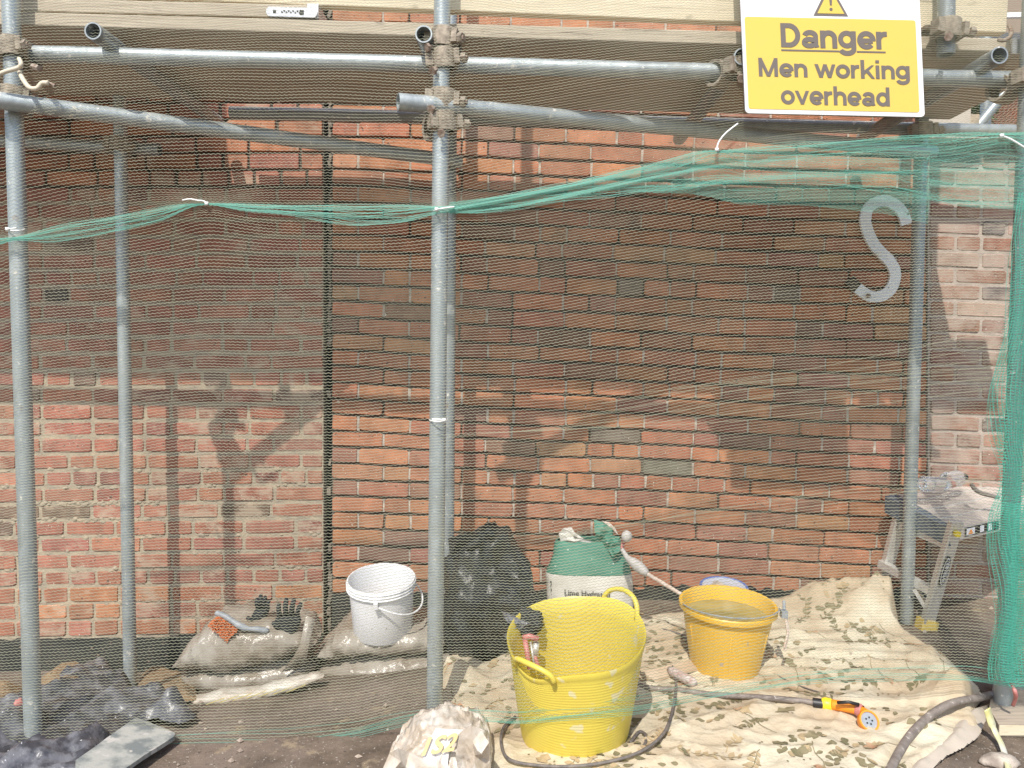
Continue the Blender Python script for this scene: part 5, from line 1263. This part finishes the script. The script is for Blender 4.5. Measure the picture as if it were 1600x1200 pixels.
# oval maker's label on the front leg
mid = onleg(ltop, lfoot, .47) + Vector((.0, -.0165, 0)); ax = (ltop - lfoot).normalized(); sx_ = Vector((1, .15, 0)).normalized(); fn = ax.cross(sx_).normalized(); fn = fn if fn.y < 0 else -fn
def oval(a, b, off, name, mat): V = [mid + ax * a * math.sin(2 * math.pi * k / 28) + sx_ * b * math.cos(2 * math.pi * k / 28) + fn * off for k in range(28)]; return obj(name, V + [v - fn * .001 for v in V], [tuple(range(28))] + [(k, (k + 1) % 28, 28 + (k + 1) % 28, 28 + k) for k in range(28)], mat, lf)
oval(.066, .0155, .001, 'oval_label', m_nblack); oval(.058, .012, .0022, 'label_field', m_signw); oval(.052, .0098, .0034, 'label_field', m_nblack)
lettering('WERNER', lambda u, v: mid - sx_ * .0062 + sx_ * .0125 * (1 - v) + ax * (-.045 + .09 * u) + fn * .0048, m_signw, lf, .03)
# warning label on the deck edge
def lip(u, v): return nr_.lerp(nR, u) + Vector((0, -.004, -.006 - .036 * v))
for (u0, u1, mt_, off) in ((.13, .46, m_nblack, 0), (.14, .22, m_signw, -.002), (.27, .31, m_signw, -.002), (.35, .39, m_signw, -.002)):
    pp = [lip(u0, .95 if off == 0 else .85), lip(u1, .95 if off == 0 else .85), lip(u1, .05 if off == 0 else .15), lip(u0, .05 if off == 0 else .15)]; pp = [p + Vector((0, off, 0)) for p in pp]; obj('warning_label', pp, [(0, 1, 2, 3)], mt_, HP)
pp = [lip(.155, .75), lip(.205, .75), lip(.18, .25)]; obj('warning_mark', [p + Vector((0, -.004, 0)) for p in pp], [(0, 1, 2)], m_norange, HP)
mb = MB(); pts = [P(1518, 762, 2.96), P(1524, 770, 2.93), P(1535, 776, 2.92), P(1560, 782, 2.92)]; mb.tube(spline([p + Vector((0, 0, .012)) for p in pts], 5), .008, 8); mb.build('carry_handle', m_hose, HP, smooth=True)
def bottle(label, a, b, r):
    a = Vector(a); b = Vector(b); L = (b - a).length; M = Matrix.Translation(a) @ (b - a).to_track_quat('Z', 'Y').to_matrix().to_4x4(); t = empty('plastic_bottle', (0, 0, 0), label, 'bottle', 'clear bottles lying on the work platform')
    mb = MB(); mb.lathe([(0, 0), (r * .9, 0), (r, .006), (r, L * .25), (r * .94, L * .28), (r, L * .31), (r, L * .62), (r * .5, L * .86), (r * .34, L * .9), (r * .34, L)], 24, M); mb.build('body', m_clear, t, smooth=True, angle=50)
    mb = MB(); mb.lathe([(0, L + .002), (r * .4, L + .002), (r * .4, L - .016), (0, L - .016)], 16, M); mb.build('cap', m_nblack if 'smaller' in label else m_pink, t, smooth=True, angle=50)
dk = lambda x, y: P(x, y, 3.02)
bottle('clear plastic bottle lying nearer the rear standard on the platform', P(1440, 756, 2.98) + Vector((0, 0, .0)), P(1490, 757, 3.02), .030)
bottle('smaller clear bottle with its cap towards the red lid on the platform', P(1478, 751, 3.06), P(1508, 745, 3.12), .033)

# ------------------------------------------------------------------ right foreground: sole board, strap, rubble
SB = empty('sole_board', (0, 0, 0), 'dusty wooden sole board with edge painted pale as if lit under the right standard', 'board')
cc = [P(1545, 1122, 2.22), P(1560, 1148, 2.12), P(1680, 1140, 2.12), P(1690, 1092, 2.42), P(1552, 1096, 2.42)]
cc = [Vector((p.x, p.y, gz(p.x, p.y) + .034)) for p in cc]; n = 5
mb = MB(); mb.add(cc + [p - Vector((0, 0, .034)) for p in cc], [tuple(range(n))] + [(i, n + i, n + (i + 1) % n, (i + 1) % n) for i in range(n)]); mb.build('plank', m_wood_d, SB)
mb = MB(); mb.add([cc[0] + Vector((0, -.003, 0)), cc[1] + Vector((0, -.003, 0)), cc[2] + Vector((0, -.003, 0)), cc[2] + Vector((0, -.003, -.028)), cc[1] + Vector((0, -.003, -.030)), cc[0] + Vector((0, -.003, -.020))], [(0, 5, 4, 1), (1, 4, 3, 2)]); mb.build('lit_edge', m_wood2, SB)  # paler strip puts the lit look of the edge into the wood colour
mb = MB(); sp1 = spline([G(1543, 1108, .09), G(1548, 1125, .06), G(1556, 1145, .03), G(1566, 1165, .02), G(1576, 1200, .02), G(1582, 1240, .02)], 5); wds = [.012] * 8 + [.008] * (len(sp1) - 8)
for i, p in enumerate(sp1): t_ = (sp1[min(i + 1, len(sp1) - 1)] - sp1[max(0, i - 1)]).normalized(); nn = t_.cross(Vector((0, -.6, .8))).normalized(); mb.v += [p - nn * wds[i], p + nn * wds[i]]
for i in range(len(sp1) - 1): mb.f.append((2 * i, 2 * i + 1, 2 * i + 3, 2 * i + 2)); mb.mi.append(0)
o = mb.build('plastic_strap', simple('yellowed_white_strap', (.72, .70, .62), (.60, .56, .22), .4, scale=7), smooth=True); sl = o.modifiers.new('s', 'SOLIDIFY'); sl.thickness = .002
tag(o, 'white and yellow plastic strap trailing from the sole board', 'strap')
mb = MB(); mb.tube(spline([P(1580, 1068, 2.15), P(1585, 1078, 2.13), P(1587, 1090, 2.14), P(1583, 1102, 2.16)], 4), [.004] * 4 + [.006] * 4 + [.005] * 5, 8)
tag(mb.build('tape_end', m_pink, smooth=True), 'red and white tape end at the netting hem by the right standard', 'tape')
# dropped end of the dust sheet (plain back) and rubble bits
def drop_h(x, y, d): return .004 + (.035 * abs(fbm(x * 7, y * 7, 5, 3)) + .02) * min(1, d / .05)
o, _ = sheet('fabric_flap', [(1490, 1125), (1545, 1108), (1540, 1135), (1530, 1160), (1505, 1178), (1480, 1190), (1452, 1215), (1400, 1260), (1372, 1250), (1430, 1195), (1470, 1160)], .006, drop_h, simple('plain_fabric_back', (.50, .43, .35), (.42, .36, .29), .9, scale=8, bs=14, bstr=.5, bdist=.01)); tag(o, 'plain greyish underside of the dust sheet folded over at the right', 'fabric')
rb = MB()
for _ in range(260):
    x = rnd.uniform(-1.7, 2.1); y = rnd.uniform(1.85, 3.15)
    if inside((x, y), cpoly): continue
    r = rnd.choice([.003, .004, .005, .007, .010]); V = []
    for d in ((1, 0, 0), (0, 1, 0), (-1, 0, 0), (0, -1, 0), (0, 0, 1), (0, 0, -1)): V.append(Vector((x, y, gz(x, y) + r * .5)) + Vector(d) * r * rnd.uniform(.6, 1.3))
    rb.add(V, [(0, 1, 4), (1, 2, 4), (2, 3, 4), (3, 0, 4), (1, 0, 5), (2, 1, 5), (3, 2, 5), (0, 3, 5)])
tag(rb.build('rubble_crumbs', simple('mortar_crumbs', (.48, .40, .32), (.26, .2, .16), .95, scale=30)), kind='stuff')
for (x, y, s_, lab) in ((1560, 1195, .03, 'pale broken stone at the lower right corner'), (1552, 1190, .012, 'small white chip of stone beside the plastic strap')):
    g = G(x, y); tag(blob('stone', (g.x, g.y, g.z + s_ * .3), (s_ * 1.6, s_, s_ * .5), m_mort_white, x, crum=s_ * .3, fr=20, n=14, m_=10), lab, 'stone')
tag(blob('crushed_can', G(28, 1098, .05), (.02, .014, .014), m_pink, 3, crum=.012, fr=40, n=20, m_=12), 'crushed pink wrapper on the sand at the left edge', 'wrapper')

# ------------------------------------------------------------------ buildings and greenery beyond the low wall
HB = empty('house', (0, 0, 0), 'distant house with red pantiled roof beyond the low wall', 'house')
DY = 16.0
mt_tile = simple('red_pantiles', (.36, .13, .07), (.26, .15, .10), .85, scale=3, spots=.6, spot_scale=5, spot_c=(.40, .24, .16))
a0 = P(1470, 196, DY); a1 = P(1720, 250, DY); r0_ = P(1470, 192, DY + .2); r1_ = P(1720, 40, DY + 2.5)
rf = MB(); nr2 = 26; nc = 46
base0 = P(1465, 205, DY); base1 = P(1760, 330, DY - 1); top0 = P(1500, 150, DY + 1.5); top1 = P(1760, -20, DY + 5)
for i in range(nr2):
    for j in range(nc):
        u0, u1, v0, v1 = j / nc, (j + 1) / nc, i / nr2, (i + 1) / nr2
        def S(u, v): return base0.lerp(base1, u).lerp(top0.lerp(top1, u), v)
        up = Vector((0, -.04, .05)); p = [S(u0, v0) + up, S(u1, v0) + up * .2, S(u1, v1), S(u0, v1)]; midp = (S((u0 + u1) / 2, v0)) + up * 2.2; midt = S((u0 + u1) / 2, v1) + up * 1.2
        rf.add([p[0], midp, p[1], p[2], midt, p[3], S(u0, v0), S(u1, v0)], [(0, 1, 4, 5), (1, 2, 3, 4), (6, 7, 2, 1, 0)])
ro = rf.build('roof_tiles', mt_tile, HB); ro['kind'] = 'stuff'
mb = MB(); mb.box(((base0.x + base1.x) / 2 + .5, DY + 3, 1.6), 5, 4, 3.6); mb.build('wall', m_brick_pa if False else simple('far_brick', (.30, .17, .12), (.38, .24, .17), .9, scale=6), HB)
SHb = empty('shrub', P(1500, 165, 9), 'dark green shrub in front of the red tiled roof', 'shrub')
mb = MB()
for _ in range(2600):
    d = Vector((rnd.gauss(0, 1), rnd.gauss(0, 1), rnd.gauss(0, 1))).normalized() * rnd.random() ** .4; c = Vector((d.x * .40, d.y * .35, d.z * .33)); c *= 1 + .3 * N3(d.x * 3, d.y * 3, d.z * 3)
    a = Vector((rnd.uniform(-1, 1), rnd.uniform(-1, 1), rnd.uniform(-1, 1))).normalized() * .032; b = a.cross(Vector((rnd.uniform(-1, 1), rnd.uniform(-1, 1), 1))).normalized() * .014
    mb.add([c - a, c + b, c + a, c - b], [(0, 1, 2, 3)])
fo = mb.build('leaves', simple('shrub_leaf', (.045, .09, .03), (.08, .13, .045), .7, scale=8), SHb); fo['kind'] = 'stuff'
mb = MB(); mb.tube([(0, 0, 0), (.02, 0, -.8), (0, 0, -P(1500, 165, 9).z + .02)], [.03, .05, .07], 8); mb.build('trunk', m_wood_d, SHb)
H2 = empty('house', (0, 0, 0), 'dark slate roofed house glimpsed at the upper right edge', 'house')
a = P(1560, 68, 26); b = P(1800, 26, 26); mb = MB(); mb.add([a, P(1800, 68, 26), b + Vector((0, 1.2, 0)), P(1560, 28, 26) + Vector((0, 1.2, 0))], [(0, 1, 2, 3)]); mb.build('roof', simple('dark_slates', (.045, .045, .05), (.07, .07, .075), .7, scale=3), H2)
mb = MB(); c0 = P(1560, 66, 26.1); mb.box((c0.x + 3, 28.2, c0.z / 2), 6, 4, c0.z); mb.build('wall', simple('brown_render', (.30, .24, .2), rough=.9), H2)
mb = MB(); c0 = P(1560, 25, 27.2); c1 = P(1800, 19, 27.2); mb.beam(c0, c1, .15, .16); mb.build('ridge', m_signw, H2); mb = MB(); c0 = P(1560, 24, 31); mb.box((c0.x + 3, 33, c0.z + .6), 6, 3, 2.8); mb.build('gable', m_rust, H2)
